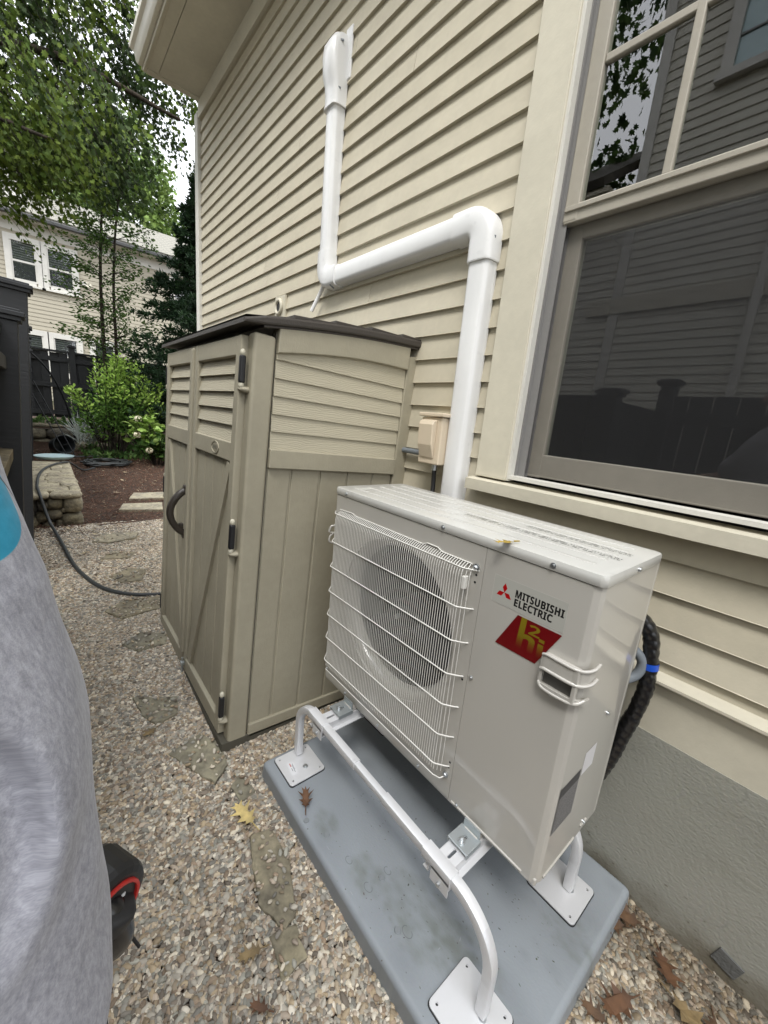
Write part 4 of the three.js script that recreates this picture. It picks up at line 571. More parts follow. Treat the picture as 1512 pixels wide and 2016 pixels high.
{
  const r = rng(42), tcol = [[0.4, 0.335, 0.25], [0.33, 0.305, 0.265], [0.56, 0.51, 0.42], [0.26, 0.2, 0.145], [0.24, 0.23, 0.205], [0.38, 0.32, 0.26], [0.33, 0.265, 0.18], [0.52, 0.485, 0.42], [0.17, 0.145, 0.118], [0.29, 0.285, 0.25]];
  const peb = s => { let g = new THREE.IcosahedronGeometry(1, 1); g.deleteAttribute('uv'); g.deleteAttribute('normal'); g = mergeVertices(g); const p = g.attributes.position; for (let i = 0; i < p.count; i++) { const x = p.getX(i), y = p.getY(i), z = p.getZ(i), k = 1 + 0.34 * noise3(x * 1.4 + s * 5, y * 1.4, z * 1.4 + s * 3); p.setXYZ(i, x * k * 1.25, y * k * 0.62, z * k * 0.88); } g.computeVertexNormals(); return g; };
  const lists = [[], [], [], []];
  const place = (n, x0, x1, z0, z1, s0, s1, keep) => { for (let i = 0; i < n; i++) {
    const x = lerp(x0, x1, r()), z = lerp(z0, z1, r()); if (keep && !keep(x, z)) continue;
    let on = false; for (const [P] of flags) { const b = P.bb; if (x > b[0] && x < b[1] && z > b[2] && z < b[3] && inPoly(x, z, P)) on = true; } if (on && r() < 0.965) continue;
    if (x > 0.545 && x < 1.265 && z > -1.205 && z < -0.145) continue; if (x > 0.47 && x < 1.26 && z < -1.39 && z > -2.46) continue;
    const s = lerp(s0, s1, r() * r()), y = G(x, z) + s * 0.25 + (on ? 0.018 : 0.004 * fbm(x * 3, 0, z * 3)) + r() * s * 0.5;
    lists[(r() * 4) | 0].push(M4(V(x, y, z), qe((r() - 0.5) * 0.9, r() * 6.28, (r() - 0.5) * 0.9), V(s * (0.85 + 0.4 * r()), s * (0.8 + 0.4 * r()), s * (0.8 + 0.35 * r()))));
  } };
  place(76000, -0.5, 0.62, -1.5, 0.35, 0.0046, 0.0102);
  place(9000, 0.6, 1.3, -1.42, -1.18, 0.0054, 0.01);
  place(17000, 0.62, 1.29, -0.2, 0.4, 0.0052, 0.0105);
  place(66000, -0.45, 0.52, -2.9, -1.45, 0.005, 0.01);
  place(52000, -0.3, 1.25, -4.75, -2.8, 0.0065, 0.0118, (x, z) => z > -4.55 + 0.25 * noise3(x * 3, 1, 0) || r() < 0.35);
  const g = thing('gravel', 'tan and grey pea gravel covering the path and around the pad', 'gravel', [0, 0, 0], null, 'stuff');
  lists.forEach((L, k) => { const cols = L.map(m => { const dirt = (m.elements[12] > 1.0 ? clamp((m.elements[12] - 1.0) / 0.2, 0, 1) : 0) * (m.elements[14] > -0.2 ? 1 : 0); const c = tcol[(r() * tcol.length) | 0], q = 0.66 + 0.66 * r(); const e = q * (1 - 0.5 * dirt); return [c[0] * e * 1.03, c[1] * e * (1 - 0.05 * dirt), c[2] * e * (0.95 - 0.12 * dirt)]; }); instances(g, 'pebbles', peb(k + 1), new THREE.MeshStandardMaterial({ color: 0xffffff, roughness: 0.72 }), L, (c, i) => c.setRGB(...cols[i])); });
  // mulch
  const chip = muv(new THREE.BoxGeometry(1, 0.16, 0.22)), ML = [], mc = []; for (let i = 0; i < 26000; i++) { const x = lerp(-0.3, 2.6, r()), z = -4.4 - 5.8 * r(); if (z > -4.65 && r() < 0.6) continue; const s = 0.012 + 0.03 * r() * r(); ML.push(M4(V(x, G(x, z) + 0.006 + r() * 0.01, z), qe((r() - 0.5) * 0.9, r() * 6.3, (r() - 0.5) * 0.9), V(s, s * 0.8, s))); const q = 0.5 + r(); mc.push(r() < 0.08 ? [0.3 * q, 0.25 * q, 0.17 * q] : [0.125 * q, 0.066 * q, 0.042 * q]); }
  const mu = thing('mulch', 'red brown bark mulch covering the garden bed beyond the gravel', 'mulch', [0, 0, 0], null, 'stuff');
  instances(mu, 'bark_chips', chip, new THREE.MeshStandardMaterial({ roughness: 0.95 }), ML, (c, i) => c.setRGB(...mc[i]));
}
{ const P = [[0.36, -4.66], [0.62, -4.69], [0.97, -4.77], [1.25, -4.84]].map(([x, z]) => [x, G(x, z) + 0.012, z]); solo('path_edging', 'thin rusty metal edging between gravel and mulch', 'edging', tube(P, 0.007, 16, 6), mat(0.09, 0.055, 0.04, { roughness: 0.85 })); }

// ---------- fallen leaves ----------
const leafOutline = [[0, 0], [0.05, 0.12], [0.2, 0.16], [0.12, 0.26], [0.36, 0.42], [0.16, 0.46], [0.14, 0.56], [0.42, 0.78], [0.16, 0.72], [0.13, 0.84], [0.22, 1.0], [0.06, 0.92], [0, 1.08]];
function oakLeaf(len, curl, seed) {
  const pts = [...leafOutline, ...leafOutline.slice(1, -1).reverse().map(([x, y]) => [-x * 0.92, y + 0.03])], g = new THREE.ExtrudeGeometry(shapeOf(pts), { depth: 0.006, bevelEnabled: false, curveSegments: 1 }), p = g.attributes.position;
  for (let i = 0; i < p.count; i++) { const x = p.getX(i), y = p.getY(i), z = p.getZ(i); p.setZ(i, z + curl * (x * x * 1.4 + 0.5 * (y - 0.5) ** 2) + 0.06 * noise3(x * 4 + seed, y * 4, seed)); }
  g.scale(len, len, len); g.rotateX(-Math.PI / 2); g.computeVertexNormals();
  const s = new THREE.CylinderGeometry(0.0016, 0.0022, len * 0.3, 5).rotateX(Math.PI / 2).translate(0, 0.002, len * 0.13); return { blade: muv(g), stalk: s };
}
function fallen(label, p, yaw, len, c, curl = 0.25, tilt = 0, group) {
  const t = local(thing('fallen_leaf', label, 'leaf', p, group)), L = oakLeaf(len, curl, p[0] * 31 + p[2] * 17); t.rotation.set(tilt, yaw, tilt * 0.6, 'YXZ');
  const m = mat(...c, { roughness: 0.7, map: tRock, side: THREE.DoubleSide }); part(t, 'blade', L.blade, m); part(t, 'stalk', L.stalk, m);
}
const YEL = [0.62, 0.47, 0.2], BRN = [0.13, 0.072, 0.04], TAN = [0.31, 0.23, 0.13], RED = [0.15, 0.075, 0.042];
fallen('pale yellow lobed leaf lying on the gravel left of the pad', [0.437, -0.012, -1.01], 0.25, 0.1, [0.72, 0.58, 0.28], 0.1, 0.08);
fallen('curled brown leaf lying on the far corner of the pad', [0.583, PADY + 0.008, -0.93], -0.5, 0.07, RED, 0.8, 0.1);
fallen('small tan leaf on the gravel beside the nearest flagstone', [0.335, -0.025, -0.7], 1.3, 0.06, TAN, 0.3);
fallen('narrow tan leaf on the gravel near the person', [0.225, -0.025, -0.62], 2.7, 0.06, TAN, 0.7);
fallen('rusty leaf scrap on the gravel near the camera', [0.3, -0.025, -0.585], 0.7, 0.045, RED, 0.9);
fallen('small yellow leaf resting on the front edge of the heat pump lid', [0.822, 1.082, -0.475], 1.2, 0.05, [0.5, 0.36, 0.06], 0.2);
fallen('tan leaf on the gravel beside the shed doors', [0.27, 0.0, -1.62], 2.0, 0.06, TAN, 0.4);
fallen('yellow brown leaf on gravel beside the far flagstones', [0.52, 0.05, -3.5], 0.4, 0.075, [0.5, 0.3, 0.1], 0.3);
{ const spots = [[1.225, -0.1, 0.5, 0.11, BRN, 'long brown leaf against the foundation at the pad corner'], [1.2, -0.05, 2.2, 0.09, RED, 'reddish leaf on gravel beside the foundation'], [1.03, -0.06, 1.2, 0.1, RED, 'curled red brown leaf in the gravel beyond the near pad edge'], [1.12, 0.0, 2.8, 0.12, TAN, 'long tan leaf on shaded gravel by the foundation'], [1.18, -0.13, 0.9, 0.08, BRN, 'dark brown leaf tucked against the pad end'], [0.93, -0.08, 0.3, 0.06, BRN, 'small brown leaf on gravel at the near end of the pad'], [1.16, 0.08, 1.9, 0.09, BRN, 'brown leaf lying along the foundation nearest the camera']];
  for (const [x, z, a, l, c, label] of spots) fallen(label, [x, G(x, z) + 0.018, z], a, l, c, 0.6, 0.15); }
[[0.12, -4.55, 0.3], [0.2, -4.45, 1.9], [0.3, -4.5, 2.8], [0.16, -4.2, 4.1], [0.14, -3.8, 5.2], [0.32, -4.3, 0.9]].forEach(([x, z, a], i) => fallen(['pale dry leaf touching the lower left stone of the wall', 'pale dry leaf on gravel in front of the big square wall stone', 'pale dry leaf to the right of the wall on the gravel', 'pale dry leaf between the hose and the wall', 'pale dry leaf right beside the bend of the hose', 'pale dry leaf next to the palest flagstone'][i], [x, G(x, z) + 0.02, z], a, 0.06, [0.55, 0.47, 0.36], 0.6, 0.1));
[[0.85, -6.9, 0.3], [0.7, -6.1, 1.9], [1.2, -6.6, 2.8], [0.45, -6.2, 4.1], [1.0, -7.6, 1.2]].forEach(([x, z, a], i) => fallen(['pale dry leaf on mulch beyond the far flagstone', 'pale dry leaf on mulch at the left of the far flagstone', 'pale dry leaf on mulch close to the shed edge', 'pale dry leaf on mulch beside the stone wall', 'farthest pale dry leaf on the mulch before the hose coil'][i], [x, G(x, z) + 0.02, z], a, 0.07, [0.55, 0.45, 0.34], 0.6, 0.1));

// ---------- stone walls ----------
{
  const t = thing('stone_wall', 'low dry stone wall with flat top stones beside the fence', 'stone wall', [0.06, 0.0, -6]);
  part(t, 'wall_core', rb(-0.2, 0.215, -0.05, 0.3, -7.25, -4.93, 0.03), M.rock[3]);
  const st = (x, y, z, sx, sy, sz, k, s, q = 4) => { const g = stone(sx, sy, sz, s, q); g.translate(x, y, z); part(t, 'stone', muv(g), k === 4 ? M.cope : M.rock[k]); };
  st(0.165, 0.245, -4.9, 0.16, 0.16, 0.22, 0, 1); st(0.155, 0.09, -4.88, 0.18, 0.15, 0.22, 1, 2); st(0.03, 0.26, -4.9, 0.12, 0.1, 0.2, 1, 3); st(0.02, 0.16, -4.89, 0.13, 0.1, 0.2, 2, 4, 3); st(0.06, 0.06, -4.9, 0.08, 0.09, 0.18, 0, 5, 3); st(-0.06, 0.24, -4.9, 0.09, 0.1, 0.2, 3, 6, 3); st(-0.07, 0.13, -4.9, 0.1, 0.1, 0.2, 1, 7, 3); st(-0.03, 0.05, -4.88, 0.1, 0.08, 0.16, 2, 8, 3); st(0.09, 0.19, -4.9, 0.05, 0.06, 0.16, 0, 9, 2.6); st(-0.14, 0.07, -4.9, 0.1, 0.13, 0.2, 0, 10, 3);
  for (let k = 0; k < 9; k++) st(0.185, 0.1 + 0.13 * (k % 2), -5.1 - k * 0.25, 0.09, 0.14, 0.26, k % 4, 20 + k);
  const r = rng(8); for (let k = 0; k < 11; k++) { const z = -4.9 - k * 0.215; let x = -0.2; while (x < 0.2) { const w = 0.16 + r() * 0.24, x1 = Math.min(x + w, 0.245); if (x1 - x > 0.05) st((x + x1) / 2, 0.33 + r() * 0.012, z + (r() - 0.5) * 0.03, x1 - x + 0.004, 0.055, 0.22, 4, 40 + k * 3 + x, 6); x = x1; } }
}
{
  const t = thing('retaining_wall', 'rough stone retaining wall below the back fence', 'stone wall', [0.5, 0.1, -11]);
  const r = rng(18); part(t, 'wall_core', bx(-0.5, 3.2, 0, 0.5, -11.2, -10.95), M.rock[3]);
  for (let row = 0; row < 2; row++) { let x = -0.5; while (x < 3) { const w = 0.2 + r() * 0.3, h = 0.2 + r() * 0.06; const g = stone(w, h, 0.3, r() * 50, 3.4); g.translate(x + w / 2, 0.2 + row * 0.22, -10.85 + (r() - 0.5) * 0.05); part(t, 'stone', muv(g), M.rock[r() * 4 | 0]); x += w; } }
  for (const [x, y, z, s] of [[0.2, 0.25, -9.9, 0.3], [0.55, 0.2, -10.3, 0.34], [0.95, 0.22, -10.2, 0.3]]) { const g = stone(s, s * 0.75, s, x * 40, 3); g.translate(x, y, z); part(t, 'boulder', muv(g), M.rock[2]); }
  part(t, 'coping_stone', muv(stone(0.5, 0.08, 0.3, 3, 5).translate(0.05, 0.58, -10.95)), M.rock[0]); part(t, 'coping_stone', muv(stone(0.6, 0.07, 0.3, 5, 5).translate(0.65, 0.57, -10.95)), M.rock[2]);
}

// ---------- dark fences ----------
function fencePost(t, x, z, h, w = 0.105, m = M.charcoal) { const p = part(t, 'post', rb(x - w, x, -0.05, h - 0.05, z - w / 2, z + w / 2, 0.004), m); part(p, 'post_cap', [rb(x - w - 0.014, x + 0.014, h - 0.05, h - 0.03, z - w / 2 - 0.014, z + w / 2 + 0.014, 0.003), rb(x - w - 0.026, x + 0.026, h - 0.03, h - 0.008, z - w / 2 - 0.026, z + w / 2 + 0.026, 0.004), rb(x - w - 0.01, x + 0.01, h - 0.008, h + 0.004, z - w / 2 - 0.01, z + w / 2 + 0.01, 0.004)], m); }
{
  const t = local(thing('side_fence', 'dark charcoal wooden fence with capped posts along the left edge', 'fence', [-0.152, 0, -4])); t.rotation.z = R(-3.4);
  for (const [z, h, dx, w] of [[1.22, 1.68, 0, 0.105], [0.5, 1.93, 0.028, 0.13], [-0.45, 1.8, 0.012, 0.105], [-2.5, 1.86, -0.02, 0.105], [-4.7, 1.9, -0.02, 0.105], [-7.2, 2.3, -0.05, 0.105]]) fencePost(t, dx, z, h, w);
  const panel = (z0, z1, top) => { for (let z = z0; z < z1 - 0.02; z += 0.145) part(t, 'board', rb(-0.095, -0.078, 0.06, top, z, Math.min(z + 0.138, z1), 0.002), M.charcoal); };
  panel(-7.1, -4.76, 1.8); panel(-4.64, -2.56, 1.78); panel(-2.44, -0.5, 1.72); panel(-0.4, 0.44, 1.7);
  for (const y of [0.35, 1.1, 1.66]) for (const [a, b] of [[-7.1, -4.76], [-4.64, -2.56], [-2.44, -0.5], [-0.4, 0.44]]) part(t, 'rail', rb(-0.077, -0.035, y - 0.045, y + 0.045, a, b, 0.004), M.charcoal);
}
{
  const t = local(thing('near_fence_panel', 'fence panel with a weathered tan lower rail before the first capped post', 'fence', [-0.152, 0, -2])); t.rotation.z = R(-3.4);
  for (let z = -0.72; z < 0.75; z += 0.145) part(t, 'board', rb(-0.12, -0.1, 0.06, 1.6, z, z + 0.138, 0.002), mat(0.06, 0.058, 0.052, { roughness: 0.85, bumpMap: tGrainB, bumpScale: 0.001 }));
  part(t, 'rail', rb(-0.1, -0.032, 0.965, 1.02, -0.725, 0.8, 0.004), M.weathered).userData.label = 'weathered tan rail';
  part(t, 'rail', rb(-0.1, -0.045, 1.4, 1.46, -0.725, 0.8, 0.004), mat(0.05, 0.048, 0.044, { roughness: 0.8 }));
  part(t, 'rail', rb(-0.1, -0.06, 1.56, 1.62, -0.725, 0.8, 0.004), M.charcoal); part(t, 'rail', rb(-0.1, -0.04, 0.3, 0.36, -0.725, 0.8, 0.004), M.charcoal);
  fencePost(t, -0.03, 0.86, 1.66);
}
{
  const t = thing('boundary_fence', 'dark wooden fence running beside the path behind the person', 'fence', [-1.35, 0, 1]);
  for (let z = -1.1; z < 3.4; z += 0.15) part(t, 'board', rb(-1.12, -1.1, 0.05, 1.72, z, z + 0.142, 0.002), M.charcoal);
  for (const y of [0.35, 1.0, 1.55]) part(t, 'rail', rb(-1.1, -1.06, y - 0.045, y + 0.045, -1.1, 3.4, 0.004), M.charcoal); for (const z of [-1.1, 1.1, 3.3]) fencePost(t, -1.04, z, 1.84);
  for (let x = -1.05; x < -0.3; x += 0.15) part(t, 'board', rb(x, x + 0.142, 0.05, 1.6, -1.17, -1.15, 0.002), M.charcoal);
}
{
  const t = thing('back_fence', 'dark board fence across the garden behind the leafy shrub', 'fence', [1.2, 0.65, -12]);
  const r = rng(6);
  for (let k = 0; k < 27; k++) { const x = -0.6 + k * 0.165, back = k % 2; part(t, 'board', rb(x, x + [0.172, 0.15, 0.168, 0.172, 0.145][k % 5], 0.7, 2.12 + 0.01 * r(), -12.02 - back * 0.05, -12 - back * 0.05, 0.002), M.charcoal); }
  for (const [y, z] of [[0.82, -11.985], [1.42, -11.985], [1.98, -11.985]]) part(t, 'rail', rb(-0.6, 3.9, y - 0.05, y + 0.05, z - 0.01, z + 0.03, 0.003), M.charcoal);
  part(t, 'top_rail', rb(-0.6, 3.9, 2.13, 2.17, -12.09, -11.94, 0.004), M.charcoal);
  for (const x of [-0.55, 0.62, 2.4, 3.8]) { const p = part(t, 'post', rb(x - 0.055, x + 0.055, 0.6, 2.26, -12.02, -11.92, 0.004), M.charcoal); part(p, 'post_cap', [rb(x - 0.085, x + 0.085, 2.26, 2.285, -12.05, -11.89, 0.004), rb(x - 0.06, x + 0.06, 2.285, 2.31, -12.03, -11.91, 0.004)], M.charcoal); }
}

// ---------- garden things ----------
{
  const t = thing('garden_arbor', 'curved black metal arbor leaning over the garden path', 'arbor', [0.45, 0.12, -10.4]);
  const rail = z => [[0.5, 0.1, z], [0.47, 0.5, z], [0.4, 1.0, z], [0.24, 1.5, z], [0.02, 1.85, z], [-0.3, 2.1, z], [-0.7, 2.2, z]];
  for (const z of [-10.2, -10.35, -10.6]) part(t, 'hoop', tube(rail(z), 0.012, 40, 7), M.iron);
  for (const [x, y] of [[0.49, 0.3], [0.45, 0.65], [0.4, 1.0], [0.29, 1.38], [0.12, 1.72], [-0.1, 1.97]]) part(t, 'rung', rod([x, y, -10.2], [x, y, -10.6], 0.008), M.iron);
}
{ const t = thing('leaning_trellis', 'narrow black metal trellis leaning against the fence over the bucket', 'trellis', [0.28, 0.3, -8.9]); const A = [0.33, 0.24, -8.8], B = [-0.12, 1.42, -9.3];
  for (const d of [-0.05, 0.05]) part(t, 'stile', rod([A[0] + d, A[1] + d * 0.3, A[2]], [B[0] + d, B[1] + d * 0.3, B[2]], 0.009), M.iron);
  for (let k = 0; k < 8; k++) { const u = k / 7, x = lerp(A[0], B[0], u), y = lerp(A[1], B[1], u), z = lerp(A[2], B[2], u); part(t, 'rung', rod([x - 0.06, y - 0.02, z], [x + 0.06, y + 0.02, z], 0.006), M.iron); } }
{ const t = thing('bucket', 'black bucket lying on its side beside the stone wall', 'bucket', [0.22, 0.16, -9.3]); const pr = [[0, 0.2], [0.1, 0.2], [0.115, 0.19], [0.155, -0.14], [0.165, -0.15], [0.165, -0.135], [0.15, -0.14], [0.11, 0.18], [0, 0.185]].map(p => new THREE.Vector2(...p));
  const fix = g => { g.rotateX(-Math.PI / 2 - 0.15); g.rotateY(0.35); g.translate(0.22, 0.36, -9.3); return g; }; part(t, 'bucket_body', fix(new THREE.LatheGeometry(pr, 28)), M.bucket); part(t, 'bucket_rim', fix(new THREE.TorusGeometry(0.163, 0.009, 8, 28).rotateX(Math.PI / 2).translate(0, -0.145, 0)), M.bucket); }
{ const pr = [[0, 0], [0.17, 0.0], [0.21, 0.02], [0.228, 0.045], [0.222, 0.048], [0.2, 0.028], [0, 0.018]].map(p => new THREE.Vector2(...p)); const t = thing('garden_saucer', 'pale blue green round tray on top of the stone wall', 'tray', [0.09, 0.37, -7.3]); part(t, 'saucer', new THREE.LatheGeometry(pr, 36).translate(0.09, 0.37, -7.3), M.tray); }
{
  const t = thing('garden_hose', 'dark grey garden hose running from the shed over the wall to a coil', 'hose', [0.3, 0.05, -4]);
  const run = [[0.66, 0.07, -2.76], [0.548, 0.052, -2.806], [0.381, 0.056, -2.871], [0.25, 0.058, -3.02], [0.175, 0.062, -3.211], [0.12, 0.066, -3.45], [0.086, 0.07, -3.7], [0.05, 0.08, -4.1], [0.01, 0.09, -4.5], [-0.02, 0.14, -4.64], [-0.05, 0.26, -4.74], [-0.075, 0.375, -4.84], [-0.09, 0.385, -5.2], [-0.07, 0.385, -5.9], [0.0, 0.385, -6.4], [0.12, 0.385, -6.75], [0.24, 0.36, -7.0], [0.36, 0.22, -7.4], [0.46, 0.13, -7.8], [0.6, 0.13, -8.05]];
  part(t, 'hose_run', tube(run, 0.013, 160, 9), M.hose);
  const r = rng(12), cpts = []; for (let k = 0; k <= 150; k++) { const a = k / 150 * Math.PI * 2 * 8.2 + 2.6, q = 0.72 + 0.28 * Math.sin(k * 0.21 + 1) * r(); cpts.push([0.82 + 0.4 * q * Math.cos(a) + 0.03 * Math.sin(k * 0.13), 0.125 + 0.05 * (k / 150) + 0.02 * r(), -8.5 + 0.42 * q * Math.sin(a)]); }
  part(t, 'hose_coil', tube(cpts, 0.0135, 900, 7), M.hose);
  part(t, 'hose_end', [rod([0.36, 0.2, -8.9], [0.8, 0.2, -9.0], 0.012), rod([0.34, 0.2, -8.89], [0.4, 0.2, -8.91], 0.022, 10)], M.hose);
}

// ---------- plants ----------
const simpleLeaf = (() => { const g = new THREE.BufferGeometry(); const P = [[0, 0, 0], [0.22, 0.3, 0.05], [0.25, 0.6, 0.06], [0, 1, -0.08], [-0.25, 0.6, 0.06], [-0.22, 0.3, 0.05], [0, 0.5, -0.03]]; g.setAttribute('position', new THREE.Float32BufferAttribute(P.flat(), 3)); g.setIndex([0, 1, 6, 1, 2, 6, 2, 3, 6, 3, 4, 6, 4, 5, 6, 5, 0, 6]); g.computeVertexNormals(); return g; })();
const lobedLeaf = (() => { const o = [[0, 0], [0.3, -0.05], [0.26, 0.2], [0.55, 0.3], [0.32, 0.45], [0.36, 0.72], [0.13, 0.66], [0, 1.05], [-0.13, 0.66], [-0.36, 0.72], [-0.32, 0.45], [-0.55, 0.3], [-0.26, 0.2], [-0.3, -0.05]]; const g = new THREE.ShapeGeometry(shapeOf(o)); const p = g.attributes.position; for (let i = 0; i < p.count; i++) p.setZ(i, -0.35 * Math.abs(p.getX(i)) - 0.12 * (p.getY(i) - 0.4) ** 2); g.computeVertexNormals(); return g; })();
const needleTuft = merge([0, 1, 2, 3, 4].map(k => { const g = simpleLeaf.clone(); g.scale(0.4, 1, 1); g.rotateZ((k - 2) * 0.5); g.rotateY(k * 1.3); return g; }));
const clusterLeaf = merge([0, 1, 2, 3, 4, 5].map(k => { const g = lobedLeaf.clone(); g.scale(0.5, 0.5, 0.5); g.rotateX(0.5 * Math.sin(k * 2.1)); g.rotateZ(k * 1.1); g.rotateY(k * 0.9); g.translate(0.35 * Math.cos(k * 2.4), 0.3 * Math.sin(k * 1.7), 0.3 * Math.cos(k * 1.1)); return g; }));
function crown(t, name, geo, m, list, cols) { const o = origin.get(t); const L = list.map(([p, q, s]) => M4(V(p[0] - o.x, p[1] - o.y, p[2] - o.z), q, V(s, s, s))); return instances(t, name, geo, m, L, (c, i) => c.setRGB(...cols[i])); }
const leafQ = (r, dx, dy, dz, spread) => { const d = V(dx + (r() - 0.5) * spread, dy + (r() - 0.5) * spread, dz + (r() - 0.5) * spread).normalize(), q = new THREE.Quaternion().setFromUnitVectors(V(0, 1, 0), d); return q.multiply(qe(0, r() * 6.28, 0)); };
const tint = (r, a, b) => { const k = r(), q = 0.65 + 0.7 * r(); return [lerp(a[0], b[0], k) * q, lerp(a[1], b[1], k) * q, lerp(a[2], b[2], k) * q]; };
{ // bright leafy shrub
  const r = rng(101), t = thing('leafy_shrub', 'bright green leafy shrub in the mulch before the dark back fence', 'shrub', [1.05, 0.12, -9.4]), list = [], cols = [], stems = [];
  for (let s = 0; s < 46; s++) { const a = r() * 6.28, q = Math.sqrt(r()), top = [1.22 + 0.9 * q * Math.cos(a), 1.95 - 0.75 * q * q + (r() - 0.5) * 0.35, -9.4 + 0.65 * q * Math.sin(a)], b = [1.02 + 0.14 * Math.cos(a), 0.1, -9.4 + 0.12 * Math.sin(a)], mid = [lerp(b[0], top[0], 0.42) - 0.02, lerp(b[1], top[1], 0.55), lerp(b[2], top[2], 0.4)];
    const c = new THREE.CatmullRomCurve3([V(...b), V(...mid), V(...top)]); stems.push(new THREE.TubeGeometry(c, 8, s % 4 ? 0.006 : 0.012, 5));
    for (let k = 0; k < 120; k++) { const u = 0.34 + 0.66 * Math.pow(r(), 0.75), p = c.getPointAt(u), w = 0.16 * (1.05 - u) + 0.05; const an = r() * 6.28; list.push([[p.x + w * Math.cos(an) * r() * 1.6, p.y + (r() - 0.5) * 0.12, p.z + w * Math.sin(an) * r() * 1.6], leafQ(r, Math.cos(an), 0.25 + 0.5 * u, Math.sin(an), 0.8), 0.045 + 0.04 * r()]); cols.push(u > 0.82 ? tint(r, [0.26, 0.42, 0.06], [0.36, 0.5, 0.12]) : tint(r, [0.09, 0.19, 0.035], [0.17, 0.3, 0.06])); } }
  part(t, 'stem', stems, M.bark); crown(t, 'foliage', simpleLeaf, M.leaf, list, cols);
}
{ // hydrangea
  const r = rng(102), t = thing('hydrangea', 'hydrangea with broad leaves and cream flower heads beside the shed', 'shrub', [1.62, 0.12, -8.5]), list = [], cols = [], stems = [];
  for (let s = 0; s < 30; s++) { const a = r() * 6.28, q = Math.sqrt(r()), top = [1.68 + 0.55 * q * Math.cos(a), 1.2 - 0.5 * q + (r() - 0.5) * 0.2, -8.5 + 0.5 * q * Math.sin(a)]; stems.push(tube([[1.62 + 0.08 * Math.cos(a), 0.1, -8.5], [lerp(1.62, top[0], 0.6), top[1] * 0.6, lerp(-8.5, top[2], 0.5)], top], 0.006, 6, 5));
    for (let k = 0; k < 26; k++) { const u = 0.25 + 0.75 * r(), an = r() * 6.28; list.push([[lerp(1.62, top[0], u) + 0.05 * Math.cos(an), lerp(0.15, top[1], u), lerp(-8.5, top[2], u) + 0.05 * Math.sin(an)], leafQ(r, Math.cos(an), 0.1, Math.sin(an), 0.5), 0.1 + 0.07 * r()]); cols.push(u > 0.75 ? tint(r, [0.22, 0.36, 0.06], [0.32, 0.45, 0.11]) : tint(r, [0.06, 0.14, 0.03], [0.11, 0.21, 0.045])); } }
  part(t, 'stem', stems, M.bark); crown(t, 'foliage', simpleLeaf, M.shinyLeaf, list, cols);
  for (const [x, y, z] of [[1.42, 0.42, -8.15], [1.3, 0.95, -8.35], [1.25, 0.68, -8.2]]) { const fl = []; for (let k = 0; k < 40; k++) { const g = new THREE.CircleGeometry(0.018, 5), d = V(r() - 0.5, r() - 0.4, r() - 0.5).normalize(); g.lookAt(d); g.translate(x + d.x * 0.06, y + d.y * 0.05, z + d.z * 0.06); fl.push(g); } part(t, 'flower_head', fl, mat(0.62, 0.58, 0.42, { side: THREE.DoubleSide })); }
}
{ // silvery grass-like plant and low plants
  const r = rng(103), t = thing('silver_plant', 'small silvery fine leaved plant under the arbor', 'plant', [0.62, 0.15, -9.8]), g = []; for (let k = 0; k < 130; k++) { const a = r() * 6.28, l = 0.25 + 0.3 * r(), b = simpleLeaf.clone(); b.scale(0.03, l, 0.1); b.rotateX(0.2 + r() * 0.9); b.rotateY(a); b.translate(0.62 + 0.12 * Math.cos(a), 0.3 + 0.3 * r(), -9.8 + 0.1 * Math.sin(a)); g.push(b); } part(t, 'foliage', g, mat(0.38, 0.42, 0.38, { side: THREE.DoubleSide }));
  const t2 = thing('low_plants', 'low green ground plants around the foot of the shrub', 'plants', [1, 0.1, -9.3], null, 'stuff'), list = [], cols = []; for (let k = 0; k < 1500; k++) { const ter = k > 900, x = ter ? -0.3 + 3 * r() : 0.5 + 1.9 * r(), z = ter ? -11.15 - 0.7 * r() : -9.6 + 0.7 * r() - (r() < 0.4 ? 1 : 0); list.push([[x, G(x, z) + 0.12 * r(), z], leafQ(r, 0, 0.7, 0.3, 1.6), 0.06 + 0.07 * r()]); cols.push(tint(r, [0.05, 0.12, 0.03], [0.14, 0.22, 0.06])); } crown(t2, 'foliage', simpleLeaf, M.leaf, list, cols);
}
function treeLimbs(t, limbs) { for (const [pts, r0, r1, name] of limbs) part(t, name, tubeR(pts, u => lerp(r0, r1, u), 18, 9), M.bark); }
